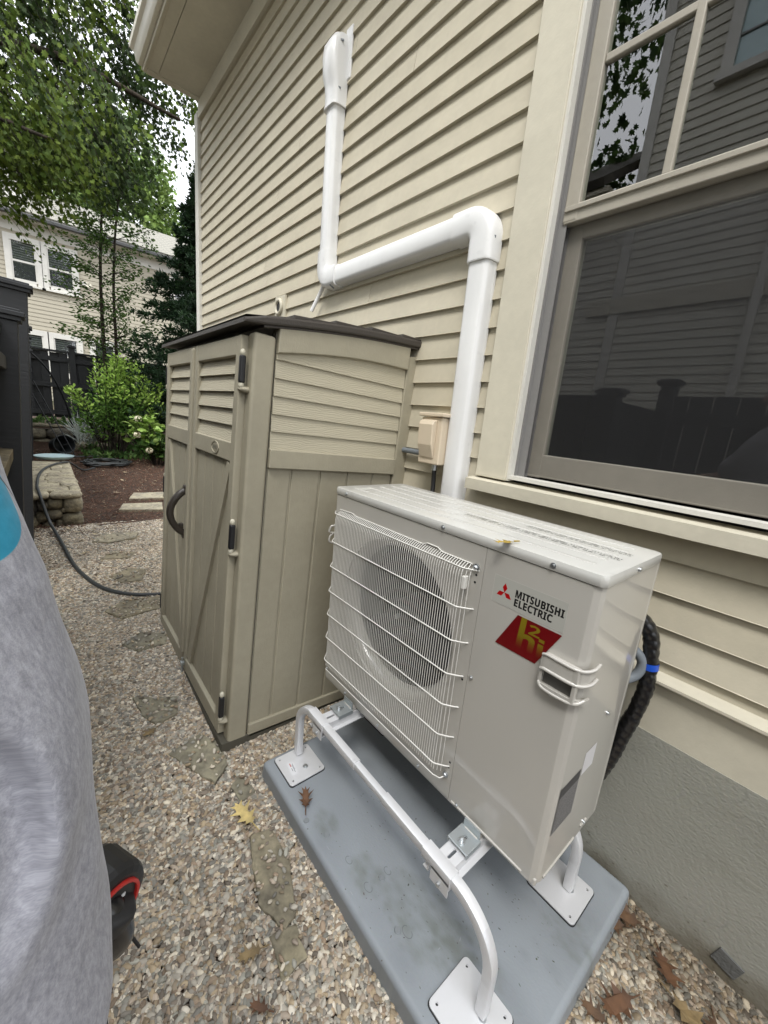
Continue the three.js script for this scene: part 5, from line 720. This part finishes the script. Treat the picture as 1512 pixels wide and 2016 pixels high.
{ // slim twin-stemmed tree before the far house
  const r = rng(104), t = thing('slim_tree', 'slim twin stemmed young tree before the far house', 'tree', [1.3, 0.6, -11.6]), list = [], cols = [];
  const A = [[1.26, 0.6, -11.6], [1.2, 2.2, -11.6], [1.22, 4.0, -11.6], [1.36, 5.6, -11.7], [1.5, 7.0, -11.8]], B = [[1.3, 0.6, -11.55], [1.42, 2.2, -11.55], [1.44, 3.8, -11.5], [1.6, 5.4, -11.4], [1.9, 6.6, -11.4]]; treeLimbs(t, [[A, 0.05, 0.012, 'trunk'], [B, 0.045, 0.01, 'trunk']]);
  const ca = new THREE.CatmullRomCurve3(A.map(p => V(...p))), cb = new THREE.CatmullRomCurve3(B.map(p => V(...p))); const tw = [];
  for (let k = 0; k < 165; k++) { const c = k % 2 ? ca : cb, u = 0.22 + 0.76 * r(), p = c.getPointAt(u), a = r() * 6.28, l = (0.35 + 0.75 * r()) * (1.15 - 0.5 * u), e = [p.x + l * Math.cos(a), p.y + l * (0.15 + 0.4 * r()), p.z + l * Math.sin(a)]; tw.push(rod(p.toArray(), e, 0.009, 4, 0.003));
    for (let i = 0; i < 46; i++) { const v = 0.25 + 0.8 * r(); list.push([[lerp(p.x, e[0], v) + (r() - 0.5) * 0.22, lerp(p.y, e[1], v) + (r() - 0.5) * 0.2, lerp(p.z, e[2], v) + (r() - 0.5) * 0.22], leafQ(r, Math.cos(a), -0.1, Math.sin(a), 1.4), 0.05 + 0.035 * r()]); cols.push(tint(r, [0.05, 0.105, 0.025], [0.12, 0.2, 0.045])); } }
  part(t, 'twigs', tw, M.bark); crown(t, 'crown', simpleLeaf, M.leaf, list, cols);
}
{ // dark conifer by the house corner
  const r = rng(105), t = thing('dark_conifer', 'dark evergreen conifer behind the shed at the house corner', 'tree', [3.1, 0.4, -10.2]), list = [], cols = [], tw = []; treeLimbs(t, [[[[3.1, 0.3, -10.2], [3.1, 3, -10.2], [3.15, 6.2, -10.2]], 0.12, 0.02, 'trunk']]);
  for (let k = 0; k < 330; k++) { const y = 0.9 + 5.0 * Math.pow(r(), 1.2), l = (2.3 * (1 - (y - 0.9) / 5.6)) * (0.55 + 0.55 * r()), a = r() * 6.28, e = [3.1 + l * Math.cos(a), y - 0.22 * l + 0.25 * l * l * 0.4, -10.2 + l * Math.sin(a)]; if (k % 3 === 0) tw.push(rod([3.1, y, -10.2], e, 0.012, 4, 0.004));
    for (let i = 0; i < 44; i++) { const v = 0.3 + 0.74 * r(), sp = 0.28 * (1.2 - v); list.push([[lerp(3.1, e[0], v) + (r() - 0.5) * sp * 2, lerp(y, e[1], v) + (r() - 0.5) * 0.12, lerp(-10.2, e[2], v) + (r() - 0.5) * sp * 2], leafQ(r, Math.cos(a), 0.15, Math.sin(a), 1), 0.09 + 0.06 * r()]); cols.push(tint(r, [0.016, 0.04, 0.02], [0.04, 0.085, 0.03])); } }
  part(t, 'branches', tw, M.bark); crown(t, 'crown', needleTuft, M.leaf, list, cols);
}
{ // big maple whose boughs hang over the garden
  const r = rng(106), t = thing('maple_tree', 'large maple whose drooping leafy boughs fill the sky at upper left', 'tree', [-3.2, 0.3, -11]), list = [], cols = [], tw = [];
  const limbs = [[[[-3.2, 0.2, -11], [-3.1, 3, -11], [-2.6, 6, -10.8], [-2, 9, -10.5]], 0.34, 0.16, 'trunk'], [[[-2.7, 5.5, -10.8], [-1.0, 7.4, -10.2], [1.0, 8.2, -9.8], [3.0, 8.0, -9.6]], 0.16, 0.03, 'limb'], [[[-2.9, 4.2, -11], [-1.4, 5.6, -10], [0.4, 6.2, -9.2], [2.2, 6.0, -8.8]], 0.13, 0.025, 'limb'], [[[-2.3, 7.6, -10.6], [-0.5, 9.4, -9.6], [1.4, 10, -8.8], [3.2, 9.8, -8.4]], 0.13, 0.03, 'limb'], [[[-2.9, 4.6, -11], [-1.6, 5.2, -11.6], [0, 5.6, -12.2], [1.8, 5.8, -12.6]], 0.11, 0.02, 'limb'], [[[-2.9, 3.8, -11], [-1.6, 4.6, -9.6], [-0.6, 4.8, -8.6], [0.4, 4.6, -8]], 0.09, 0.02, 'limb']];
  treeLimbs(t, limbs);
  const curves = limbs.slice(1).map(l => new THREE.CatmullRomCurve3(l[0].map(p => V(...p)))); let n = 0;
  for (let k = 0; n < 1250 && k < 30000; k++) {
    const c = curves[k % curves.length], u = 0.12 + 0.88 * r(), p = c.getPointAt(u), b = [p.x + (r() - 0.5) * 2.2, p.y + (r() - 0.65) * 1.9, p.z + (r() - 0.5) * 2.4];
    if (noise3(b[0] * 0.9, b[1] * 0.9, b[2] * 0.7 + 9) < -0.2 + 0.2 * (b[0] > 1.6)) continue; if (b[0] > 2.0 && b[1] < 5.4) continue; if (b[1] < 4.9 + 0.3 * Math.max(0, b[0])) continue; n++;
    const L = 0.5 + 0.5 * r(), d = [0.7 + 0.5 * (r() - 0.5), -0.85 - 0.4 * r(), (r() - 0.3) * 0.7]; tw.push(rod(b, [b[0] + d[0] * L, b[1] + d[1] * L, b[2] + d[2] * L], 0.006, 4, 0.002));
    const bright = noise3(b[0] * 0.6 + 4, b[1] * 0.6, b[2] * 0.6) > 0.05;
    for (let i = 0; i < 40; i++) { const v = r(); list.push([[b[0] + d[0] * L * v + (r() - 0.5) * 0.24, b[1] + d[1] * L * v + (r() - 0.5) * 0.2, b[2] + d[2] * L * v + (r() - 0.5) * 0.24], leafQ(r, 0.3, -0.9, 0.1, 1.3), 0.05 + 0.04 * r()]); cols.push(bright ? tint(r, [0.055, 0.1, 0.013], [0.13, 0.18, 0.024]) : tint(r, [0.018, 0.038, 0.009], [0.042, 0.07, 0.013])); }
  }
  part(t, 'twigs', tw, M.bark); crown(t, 'crown', lobedLeaf, M.leaf, list, cols);
}
{ // tree beside the house next door
  const r = rng(107), t = thing('yard_tree', 'leafy tree beside the neighbouring house mirrored in the upper window panes', 'tree', [-5.6, 0, -6]), list = [], cols = []; treeLimbs(t, [[[[-5.6, 0, -6], [-5.5, 4, -6], [-5.6, 8, -6]], 0.22, 0.08, 'trunk'], [[[-5.5, 4.5, -6], [-4.6, 7, -5.4], [-4.2, 9, -5]], 0.1, 0.03, 'limb']]);
  for (let k = 0; k < 9000; k++) { const a = r() * 6.28, q = Math.cbrt(r()), ph = Math.acos(2 * r() - 1), x = -5.4 + 2.2 * q * Math.sin(ph) * Math.cos(a), y = 8 + 3.6 * q * Math.cos(ph), z = -5.9 + 2.4 * q * Math.sin(ph) * Math.sin(a); if (noise3(x * 1.1, y * 1.1, z * 1.1) < -0.05) continue; list.push([[x, y, z], leafQ(r, 0, -0.8, 0, 1.6), 0.1 + 0.07 * r()]); cols.push(tint(r, [0.03, 0.07, 0.02], [0.08, 0.14, 0.03])); }
  crown(t, 'crown', lobedLeaf, M.leaf, list, cols);
}
// far trees beyond the house roof
for (const [x, z, h, w, label, seed] of [[-3, -31, 15, 6.5, 'light green far tree beyond the roof at the left', 1], [5, -33, 17, 6, 'light green far tree rising behind the slim tree', 2], [12, -30, 14, 6, 'far tree showing beside the house corner board', 3], [1, -42, 19, 8, 'tallest hazy tree far behind the other trees', 4]]) {
  const r = rng(200 + seed), t = thing('far_tree', label, 'tree', [x, G(0, z), z]), list = [], cols = []; treeLimbs(t, [[[[x, 1, z], [x + 0.2, h * 0.4, z], [x, h * 0.75, z]], 0.4, 0.12, 'trunk'], [[[x, h * 0.3, z], [x + w * 0.3, h * 0.55, z], [x + w * 0.5, h * 0.7, z]], 0.2, 0.05, 'limb'], [[[x, h * 0.35, z], [x - w * 0.3, h * 0.6, z], [x - w * 0.45, h * 0.75, z]], 0.2, 0.05, 'limb']]);
  for (let k = 0; k < 5200; k++) { const a = r() * 6.28, q = Math.cbrt(r()), ph = Math.acos(2 * r() - 1), px = x + w * 0.62 * q * Math.sin(ph) * Math.cos(a), py = h * 0.62 + h * 0.42 * q * Math.cos(ph), pz = z + w * 0.6 * q * Math.sin(ph) * Math.sin(a); if (noise3(px * 0.5 + seed * 7, py * 0.5, pz * 0.5) < -0.08) continue; list.push([[px, py, pz], qe(r() * 6, r() * 6, r() * 6), 0.32 + 0.22 * r()]); cols.push(tint(r, [0.1, 0.17, 0.04], [0.2, 0.28, 0.07])); }
  crown(t, 'crown', clusterLeaf, M.leaf, list, cols);
}

// ---------- far house ----------
function siding(x0, x1, y0, y1, z, exp, m) { const s = [[z - 0.03, y0]]; for (let y = y0; y < y1 - 1e-4; y += exp) { s.push([z + 0.014, y]); s.push([z, Math.min(y + exp, y1)]); } s.push([z - 0.03, y1]); const g = new THREE.ExtrudeGeometry(shapeOf(s.map(([a, b]) => [-a, b])), { depth: x1 - x0, bevelEnabled: false }); g.rotateY(Math.PI / 2); g.translate(x0, 0, 0); return muv(g); }
{
  const t = thing('far_house', 'tan sided house with white windows beyond the back fence', 'house', [1, 0.8, -20]), Z = -20;
  part(t, 'wall', bx(-5, 8, 0.7, 6.9, Z - 7, Z - 0.031), sidingMats[0]);
  part(t, 'siding', siding(-5, 8, 0.8, 6.38, Z, 0.135, mat(0.4, 0.365, 0.285, { roughness: 0.7 })), mat(0.4, 0.365, 0.285, { roughness: 0.7 }), 'stuff');
  part(t, 'frieze_board', bx(-5, 8, 6.38, 6.72, Z - 0.02, Z + 0.02), M.trimW); part(t, 'soffit', bx(-5.3, 8.3, 6.72, 6.76, Z - 0.2, Z + 0.42), M.trimW);
  part(t, 'gutter', rb(-5.3, 8.3, 6.74, 6.87, Z + 0.42, Z + 0.54, 0.03), mat(0.05, 0.05, 0.05, { roughness: 0.5 }));
  const rf = part(t, 'roof', (() => { const g = bx(-5.4, 8.4, -0.05, 0.05, -5.2, 0); g.rotateX(R(25)); g.translate(0, 6.9, Z + 0.45); return g; })(), mat(0.3, 0.3, 0.3, { roughness: 0.95, map: tRock, bumpMap: tRockB, bumpScale: 0.02 }));
  part(rf, 'chimney', [bx(-0.75, 0.05, 7.2, 9.3, -22.3, -21.6), bx(-0.82, 0.12, 9.3, 9.42, -22.37, -21.53)], M.trimW);
  const wg = new THREE.MeshPhysicalMaterial({ color: lin(0.9, 0.95, 0.95), transmission: 1, thickness: 0, roughness: 0, ior: 2.2 });
  const win = (x0, x1, y0, y1, open) => { const w = sub(t, 'window'), m = (y0 + y1) / 2; part(w, 'frame', [bx(x0 - 0.16, x0, y0 - 0.1, y1 + 0.18, Z, Z + 0.06), bx(x1, x1 + 0.16, y0 - 0.1, y1 + 0.18, Z, Z + 0.06), bx(x0, x1, y1, y1 + 0.18, Z, Z + 0.065)], M.trimW); part(w, 'sill', bx(x0 - 0.2, x1 + 0.2, y0 - 0.16, y0 - 0.1, Z, Z + 0.1), M.trimW); part(w, 'sash', [bx(x0, x1, m - 0.03, m + 0.03, Z + 0.016, Z + 0.045), bx(x0, x0 + 0.04, y0, y1, Z + 0.017, Z + 0.04), bx(x1 - 0.04, x1, y0, y1, Z + 0.017, Z + 0.04), bx(x0 + 0.04, x1 - 0.04, y0 - 0.1, y0 + 0.05, Z + 0.016, Z + 0.042)], M.trimW); part(w, 'dark_room', bx(x0, x1, y0, y1, Z + 0.0145, Z + 0.0155), M.hpDark); const g = new THREE.PlaneGeometry(x1 - x0 - 0.08, m - y0 - 0.08).translate((x0 + x1) / 2, (y0 + 0.05 + m - 0.03) / 2, Z + 0.022), g2 = new THREE.PlaneGeometry(x1 - x0 - 0.08, y1 - m - 0.03).rotateX(-0.05).translate((x0 + x1) / 2, (m + 0.03 + y1) / 2, Z + 0.03); part(w, 'pane', g, wg); part(w, 'pane', g2, wg); for (let k = 0; k < 9; k++) part(w, 'blind_slat', bx(x0 + 0.05, x1 - 0.05, y1 - 0.08 - k * 0.075, y1 - 0.045 - k * 0.075, Z + 0.0165, Z + 0.0185), mat(0.1, 0.1, 0.095)); };
  win(-0.407, 0.242, 4.86, 6.08); win(0.545, 1.264, 4.86, 6.08); win(-0.45, 0.245, 1.9, 3.14); win(0.534, 1.232, 1.9, 3.14); win(1.75, 2.4, 1.9, 3.14); win(4.6, 5.3, 4.86, 6.08);
  const l = part(t, 'flood_light', rb(1.5, 1.66, 5.12, 5.28, Z + 0.02, Z + 0.12, 0.03), M.trimW); part(l, 'lamp_head', new THREE.ConeGeometry(0.09, 0.16, 12).rotateX(-1.9).translate(1.68, 5.14, Z + 0.2), M.trim);
}
// ---------- house across the side yard (mirrored in the window) ----------
{
  const t = thing('neighbouring_house', 'beige clapboard house next door mirrored in the window glass', 'house', [-3.7, 0, -1]), X = -3.7;
  const rot = g => { g.rotateY(Math.PI / 2); g.translate(X, 0, 0); return g; }; // built facing +z, turned to face +x
  part(t, 'wall', [bx(X - 6, X - 0.04, 0.0, 7.6, -2.75, 5), bx(X - 6, X - 0.045, 0.0, 4.55, -8, -2.75)], sidingMats[2]);
  part(t, 'siding', [rot(siding(-5, 2.75, 0.5, 7.4, 0, 0.11, null)), rot(siding(2.75, 8, 0.5, 4.5, -0.002, 0.11, null))], mat(0.6, 0.58, 0.5, { roughness: 0.7 }), 'stuff');
  part(t, 'corner_board', bx(X + 0.016, X + 0.045, 0.5, 7.4, -2.82, -2.7), M.trimW); part(t, 'corner_board', bx(X + 0.016, X + 0.045, 0.5, 4.5, -8, -7.88), M.trimW); part(t, 'downspout', rb(X + 0.05, X + 0.12, 0.2, 7.3, -1.25, -1.16, 0.02), M.trimW);
  part(t, 'belt_board', bx(X + 0.017, X + 0.06, 3.1, 3.3, -3.15, 5), M.trim); part(t, 'soffit', [bx(X - 0.1, X + 0.5, 7.4, 7.46, -2.95, 5.3), bx(X - 0.1, X + 0.5, 4.5, 4.56, -8.3, -2.95)], M.trim); part(t, 'roof', [[7.5, -3.0, 5.3], [4.6, -8.3, -3.0]].map(([y, a, b]) => { const g = bx(-5, 0, -0.05, 0.05, a, b); g.rotateZ(R(-32)); g.translate(X + 0.55, y, 0); return g; }), M.roof);
  const wg = new THREE.MeshPhysicalMaterial({ color: lin(0.8, 0.95, 0.95), roughness: 0.02, specularIntensity: 1, ior: 2.2 }); wg.color = lin(0.34, 0.5, 0.52);
  for (const [z0, z1, y0, y1] of [[-0.75, 0.5, 5.98, 7.2], [-1.95, -1.0, 5.55, 6.85], [-5.4, -4.6, 1.5, 2.9], [-0.3, 0.7, 1.4, 2.9], [1.8, 2.8, 1.4, 2.9]]) { const w = sub(t, 'window'); part(w, 'frame', [bx(X + 0.02, X + 0.07, y0, y1, z0 - 0.12, z0), bx(X + 0.02, X + 0.07, y0, y1, z1, z1 + 0.12), bx(X + 0.02, X + 0.075, y1, y1 + 0.15, z0 - 0.12, z1 + 0.12), bx(X + 0.02, X + 0.1, y0 - 0.08, y0, z0 - 0.15, z1 + 0.15)], M.trimW); part(w, 'pane', bx(X + 0.018, X + 0.024, y0, y1, z0, z1), wg); for (let k = 1; k < 3; k++) part(w, 'muntin', bx(X + 0.024, X + 0.04, y0, y1, lerp(z0, z1, k / 3) - 0.01, lerp(z0, z1, k / 3) + 0.01), M.track); for (let k = 1; k < 4; k++) part(w, 'muntin', bx(X + 0.024, X + 0.041, lerp(y0, y1, k / 4) - 0.01, lerp(y0, y1, k / 4) + 0.01, z0, z1), M.track); }
}

// ---------- person at the left edge ----------
{
  const t = thing('person', 'person in a heather grey shirt with turquoise print standing at left edge', 'person', [-0.17, G(-0.17, -0.42), -0.42]);
  const gy = G(-0.17, -0.42);
  // joints
  const HL = [-0.26, 0.92, -0.42], HR = [-0.08, 0.92, -0.42], KL = [-0.27, 0.5, -0.45], KR = [-0.075, 0.5, -0.44], AL = [-0.27, gy + 0.09, -0.42], AR = [-0.08, gy + 0.09, -0.41], SL = [-0.44, 1.42, -0.42], SR = [-0.14, 1.42, -0.42], EL = [-0.52, 1.17, -0.5], ER = [-0.15, 1.18, -0.6], WL = [-0.46, 1.14, -0.74], WR = [-0.27, 1.14, -0.8], NK = [-0.28, 1.46, -0.42], HD = [-0.295, 1.66, -0.435], CH = [-0.26, 1.28, -0.42], WA = [-0.19, 1.02, -0.42];
  const skinS = (x, y, z) => { let d = cap(x, y, z, HL, KL, 0.085, 0.055); d = smin(d, cap(x, y, z, HR, KR, 0.085, 0.055), 0.04); d = smin(d, cap(x, y, z, KL, AL, 0.055, 0.036), 0.03); d = smin(d, cap(x, y, z, KR, AR, 0.055, 0.036), 0.03); d = smin(d, cap(x, y, z, WA, CH, 0.115, 0.12), 0.08); d = smin(d, cap(x, y, z, SL, SR, 0.06, 0.06), 0.08); d = smin(d, cap(x, y, z, NK, [-0.29, 1.56, -0.43], 0.055, 0.052), 0.03); d = smin(d, Math.hypot((x - HD[0]) / 0.8, (y - HD[1]) / 1.12, (z - HD[2]) / 0.96) - 0.1, 0.03); for (const [a, b, c] of [[SL, EL, WL], [SR, ER, WR]]) { d = smin(d, cap(x, y, z, a, b, 0.05, 0.04), 0.03); d = smin(d, cap(x, y, z, b, c, 0.042, 0.026), 0.02); const h = [c[0], c[1] - 0.02, c[2] - 0.08]; d = smin(d, cap(x, y, z, c, h, 0.026, 0.03), 0.02); } return d; };
  const skin = mat(0.5, 0.32, 0.24, { roughness: 0.55 }), bodyG = [iso(skinS, [-0.27, 0.88, -0.5], 0.96, 120)];
  // hands: palm continues into four bent fingers and a thumb
  for (const [c, s] of [[WL, 1], [WR, -1]]) { const h = [c[0], c[1] - 0.02, c[2] - 0.08]; const f = (x, y, z) => { let d = cap(x, y, z, [c[0], c[1] - 0.005, c[2] - 0.03], h, 0.026, 0.028); for (let k = 0; k < 4; k++) { const o = (k - 1.5) * 0.019, L = [0.036, 0.044, 0.042, 0.034][k]; const a = [h[0] + o, h[1], h[2] - 0.018], b = [h[0] + o, h[1] - 0.012, h[2] - 0.018 - L * 0.8], e = [h[0] + o * 0.9, h[1] - 0.04, h[2] - 0.022 - L]; d = smin(d, Math.min(cap(x, y, z, a, b, 0.0095, 0.0088), cap(x, y, z, b, e, 0.0088, 0.007)), 0.006); } const th = [h[0] + s * 0.03, h[1] - 0.004, h[2] + 0.025], t2 = [h[0] + s * 0.052, h[1] - 0.015, h[2] - 0.01]; return smin(d, Math.min(cap(x, y, z, th, t2, 0.011, 0.0095), cap(x, y, z, t2, [t2[0] - s * 0.008, t2[1] - 0.02, t2[2] - 0.028], 0.0095, 0.008)), 0.008); }; bodyG.push(iso(f, [h[0], h[1], h[2] - 0.01], 0.105, 68)); }
  part(t, 'body', merge(bodyG), skin);
  const hd = V(...HD); part(t, 'hair', (() => { const g = new THREE.SphereGeometry(0.105, 24, 18, 0, Math.PI * 2, 0, 1.75); const p = g.attributes.position; for (let i = 0; i < p.count; i++) { const k = 1 + 0.04 * noise3(p.getX(i) * 60, p.getY(i) * 60, p.getZ(i) * 60); p.setXYZ(i, p.getX(i) * 0.84 * k, p.getY(i) * 1.1 * k, p.getZ(i) * 1.0 * k); } g.rotateX(0.35); g.translate(hd.x, hd.y + 0.012, hd.z + 0.008); g.computeVertexNormals(); return g; })(), mat(0.03, 0.02, 0.015, { roughness: 0.7 }));
  for (const s of [-1, 1]) { part(t, 'eye', new THREE.SphereGeometry(0.011, 10, 8).translate(hd.x + s * 0.03, hd.y, hd.z - 0.089), mat(0.7, 0.7, 0.68)); part(t, 'ear', new THREE.SphereGeometry(0.03, 10, 8).scale(0.35, 1, 0.6).translate(hd.x + s * 0.084, hd.y - 0.005, hd.z + 0.005), skin); }
  part(t, 'nose', new THREE.ConeGeometry(0.016, 0.045, 8).rotateX(-0.3).translate(hd.x, hd.y - 0.022, hd.z - 0.1), skin); part(t, 'mouth', new THREE.CapsuleGeometry(0.005, 0.036, 4, 8).rotateZ(Math.PI / 2).translate(hd.x, hd.y - 0.062, hd.z - 0.089), mat(0.36, 0.16, 0.14));
  // trousers and boots
  const tr = (x, y, z) => { let d = cap(x, y, z, HL, KL, 0.115, 0.08); d = smin(d, cap(x, y, z, HR, KR, 0.085, 0.075), 0.05); d = smin(d, cap(x, y, z, KL, [AL[0], gy + 0.06, AL[2]], 0.08, 0.066), 0.03); d = smin(d, cap(x, y, z, KR, [AR[0], gy + 0.06, AR[2]], 0.08, 0.066), 0.03); return d + 0.006 * fbm(x * 12, y * 16, z * 12) + Math.max(0, y - 0.9) * 3; };
  part(t, 'trousers', muv(iso(tr, [-0.17, 0.5, -0.43], 0.58, 96)), mat(0.035, 0.037, 0.042, { roughness: 0.9, bumpMap: tSpeck, bumpScale: 0.001 }));
  for (const A of [AL, AR]) part(t, 'boot', [stone(0.1, 0.1, 0.29, A[0] * 10, 3, 6, 0.03).translate(A[0], gy + 0.055, A[2] - 0.05), rb(A[0] - 0.05, A[0] + 0.05, gy, gy + 0.02, A[2] - 0.195, A[2] + 0.09, 0.01)], mat(0.12, 0.075, 0.04, { roughness: 0.7 }));
  // shirt
  const cxs = [[0.76, -0.227], [0.82, -0.2025], [0.851, -0.1942], [0.898, -0.1828], [0.927, -0.1786], [0.956, -0.1799], [1.028, -0.1832], [1.116, -0.1876], [1.176, -0.1942], [1.229, -0.2021], [1.259, -0.2114], [1.286, -0.2221], [1.38, -0.25], [1.5, -0.29]], at = (T, y) => { for (let i = 0; i + 1 < T.length; i++) if (y <= T[i + 1][0]) return lerp(T[i][1], T[i + 1][1], clamp((y - T[i][0]) / (T[i + 1][0] - T[i][0]), 0, 1)); return T[T.length - 1][1]; };
  const wa = [[0.6, 0.19], [0.76, 0.194], [1.0, 0.192], [1.3, 0.2], [1.4, 0.18], [1.46, 0.11], [1.5, 0.07]], wb = [[0.6, 0.15], [0.8, 0.15], [1.0, 0.14], [1.25, 0.135], [1.4, 0.11], [1.48, 0.07]];
  const sh = (x, y, z) => {
    const cx = at(cxs, y), a = at(wa, y), b = at(wb, y), ex = 2.5; let d = (Math.pow(Math.pow(Math.abs(x - cx) / a, ex) + Math.pow(Math.abs(z + 0.42) / b, ex), 1 / ex) - 1) * Math.min(a, b);
    d = smin(d, cap(x, y, z, SR, [lerp(SR[0], ER[0], 0.75), lerp(SR[1], ER[1], 0.75), lerp(SR[2], ER[2], 0.75)], 0.078, 0.07), 0.05); d = smin(d, cap(x, y, z, SL, [lerp(SL[0], EL[0], 0.75), lerp(SL[1], EL[1], 0.75), lerp(SL[2], EL[2], 0.75)], 0.078, 0.07), 0.05);
    const q = Math.hypot(x + 0.06, (y - 1.13) * 0.57) - 0.053, gate = clamp((y - 1.05) / 0.06, 0, 1), arcF = z > -0.45 ? gate * (0.0085 * Math.exp(-((q / 0.0085) ** 2)) - 0.0045 * Math.exp(-(((q + 0.02) / 0.011) ** 2))) : 0;
    d -= arcF + 0.0056 * fbm(x * 7 + y * 3, y * 4.5 - x * 4, z * 6) + 0.003 * noise3(x * 24 + y * 10, y * 9, z * 20) + 0.006 * noise3(5, y * 9 + x * 2, 2) * clamp((x + 0.1) * 8, 0, 1);
    return Math.max(d, 0.8 + 0.012 * Math.sin(x * 30 + z * 20) - y, y - 1.5); };
  const sg = iso(sh, [-0.27, 1.13, -0.46], 0.42, 184), sp = sg.attributes.position, uv = new Float32Array(sp.count * 2); for (let i = 0; i < sp.count; i++) { const y = sp.getY(i), th = Math.atan2(sp.getX(i) - at(cxs, y), (sp.getZ(i) + 0.42) * 1.35); uv[i * 2] = 0.5 + th / (2 * Math.PI); uv[i * 2 + 1] = (y - 0.7) / 0.84; } sg.setAttribute('uv', new THREE.BufferAttribute(uv, 2));
  const shirtTex = canvasTex(2000, 2000, (g, w, h) => { const id = g.createImageData(w, h), d = id.data, r = rng(55); for (let j = 0; j < h; j++) for (let i = 0; i < w; i++) { const k = (j * w + i) * 4, n = pf(i / w, j / h, 560, 250, 7, 2) - 0.5, m = pf(i / w, j / h, 180, 80, 9, 2) - 0.5, c = 158 + 36 * n + 20 * m + 22 * (r() - 0.5); d[k] = c; d[k + 1] = c; d[k + 2] = c + 8; d[k + 3] = 255; } g.putImageData(id, 0, 0);
    const X = deg => (0.5 + deg / 360) * w, Y = y => (1 - (y - 0.7) / 0.84) * h; g.globalAlpha = 0.8; g.fillStyle = '#0c88ad'; g.beginPath(); g.ellipse(X(67), Y(1.287), X(86.5) - X(67), Y(1.2) - Y(1.2385), 0, 0, 6.3); g.fill(); g.globalAlpha = 0.85; g.strokeStyle = '#2b3034'; g.lineWidth = 6; g.beginPath(); g.ellipse(X(74), Y(1.281), 18, 24, 0.2, 0, 6.3); g.stroke(); g.beginPath(); g.moveTo(X(84), Y(1.285)); g.bezierCurveTo(X(88), Y(1.275), X(91), Y(1.262), X(98), Y(1.24)); g.lineWidth = 5; g.stroke(); g.beginPath(); g.arc(X(35), Y(1.31), 60, 0, 6.3); g.lineWidth = 12; g.stroke(); });
  part(t, 'shirt', sg, new THREE.MeshPhysicalMaterial({ color: lin(0.95, 0.95, 0.95), map: shirtTex, roughness: 0.95, sheen: 0.5, sheenRoughness: 0.6, sheenColor: lin(0.5, 0.5, 0.5), bumpMap: tSpeck, bumpScale: 0.0006 }));
}
scene.getObjectByName('person').position.z += 0.12;
{ // tools at the hip
  const c = [0.003, 0.893, -0.345], t = local(thing('tape_measure', 'black and red tape measure clipped at the hip of the person', 'tape measure', c)); t.rotation.set(0.1, 0.5, -0.3); t.scale.setScalar(0.88);
  part(t, 'case', slabXY([...arc([0, 0.002], 0.04, 0, 180, 12, (a, b) => [a, b]), [-0.04, -0.038], [0.022, -0.042], [0.037, -0.026]], [], -0.024, 0.024, 0.008), M.blackPlastic);
  const redM = mat(0.42, 0.02, 0.015, { roughness: 0.4 }); part(t, 'red_band', sweep(arc([0, 0], 0.028, -50, 150, 14, (a, b) => [a, b, 0.0248]), rrect(0.005, 0.0035, 0.001, 2), [0, 0, 1]), redM); part(t, 'red_panel', slabXY(rrect(0.014, 0.034, 0.003, 3, -0.008, -0.004), [], 0.0235, 0.026, 0.0008), redM);
  part(t, 'brand_lettering', [0, 1, 2, 3, 4, 5].map(k => rb(0.008, 0.0125, -0.02 + k * 0.0058, -0.0165 + k * 0.0058, 0.0238, 0.0252, 0.0003)), mat(0.55, 0.55, 0.55)); part(t, 'belt_clip', rb(-0.034, -0.004, -0.03, 0.045, -0.031, -0.027, 0.0015), M.steel); part(t, 'tape_hook', rb(0.03, 0.042, -0.038, -0.034, -0.01, 0.01, 0.0008), M.steel);
}
{ const t = thing('tool_pouch', 'black fabric tool pouch hanging at the hip below the tape measure', 'pouch', [0.0, 0.83, -0.34]); part(t, 'pouch_body', stone(0.056, 0.066, 0.05, 3, 4, 8, 0.05).rotateZ(0.2).translate(-0.0005, 0.872, -0.34), M.blackVinyl.clone()); part(t, 'pouch_flap', stone(0.066, 0.026, 0.054, 9, 4, 6, 0.04).rotateZ(-0.5).translate(0.001, 0.893, -0.338), M.blackRubber); }
{ const t = thing('screwdriver', 'thin black tool shaft poking down out of the tool pouch', 'screwdriver', [0.034, 0.812, -0.337]); part(t, 'shaft', rod([0.018, 0.865, -0.34], [0.0335, 0.8155, -0.337], 0.0019, 8, 0.0014), M.blackPlastic); part(t, 'tip', rod([0.0335, 0.8155, -0.337], [0.0343, 0.813, -0.337], 0.0014, 6, 0.0005), M.steel); }

renderer.render(scene, camera);
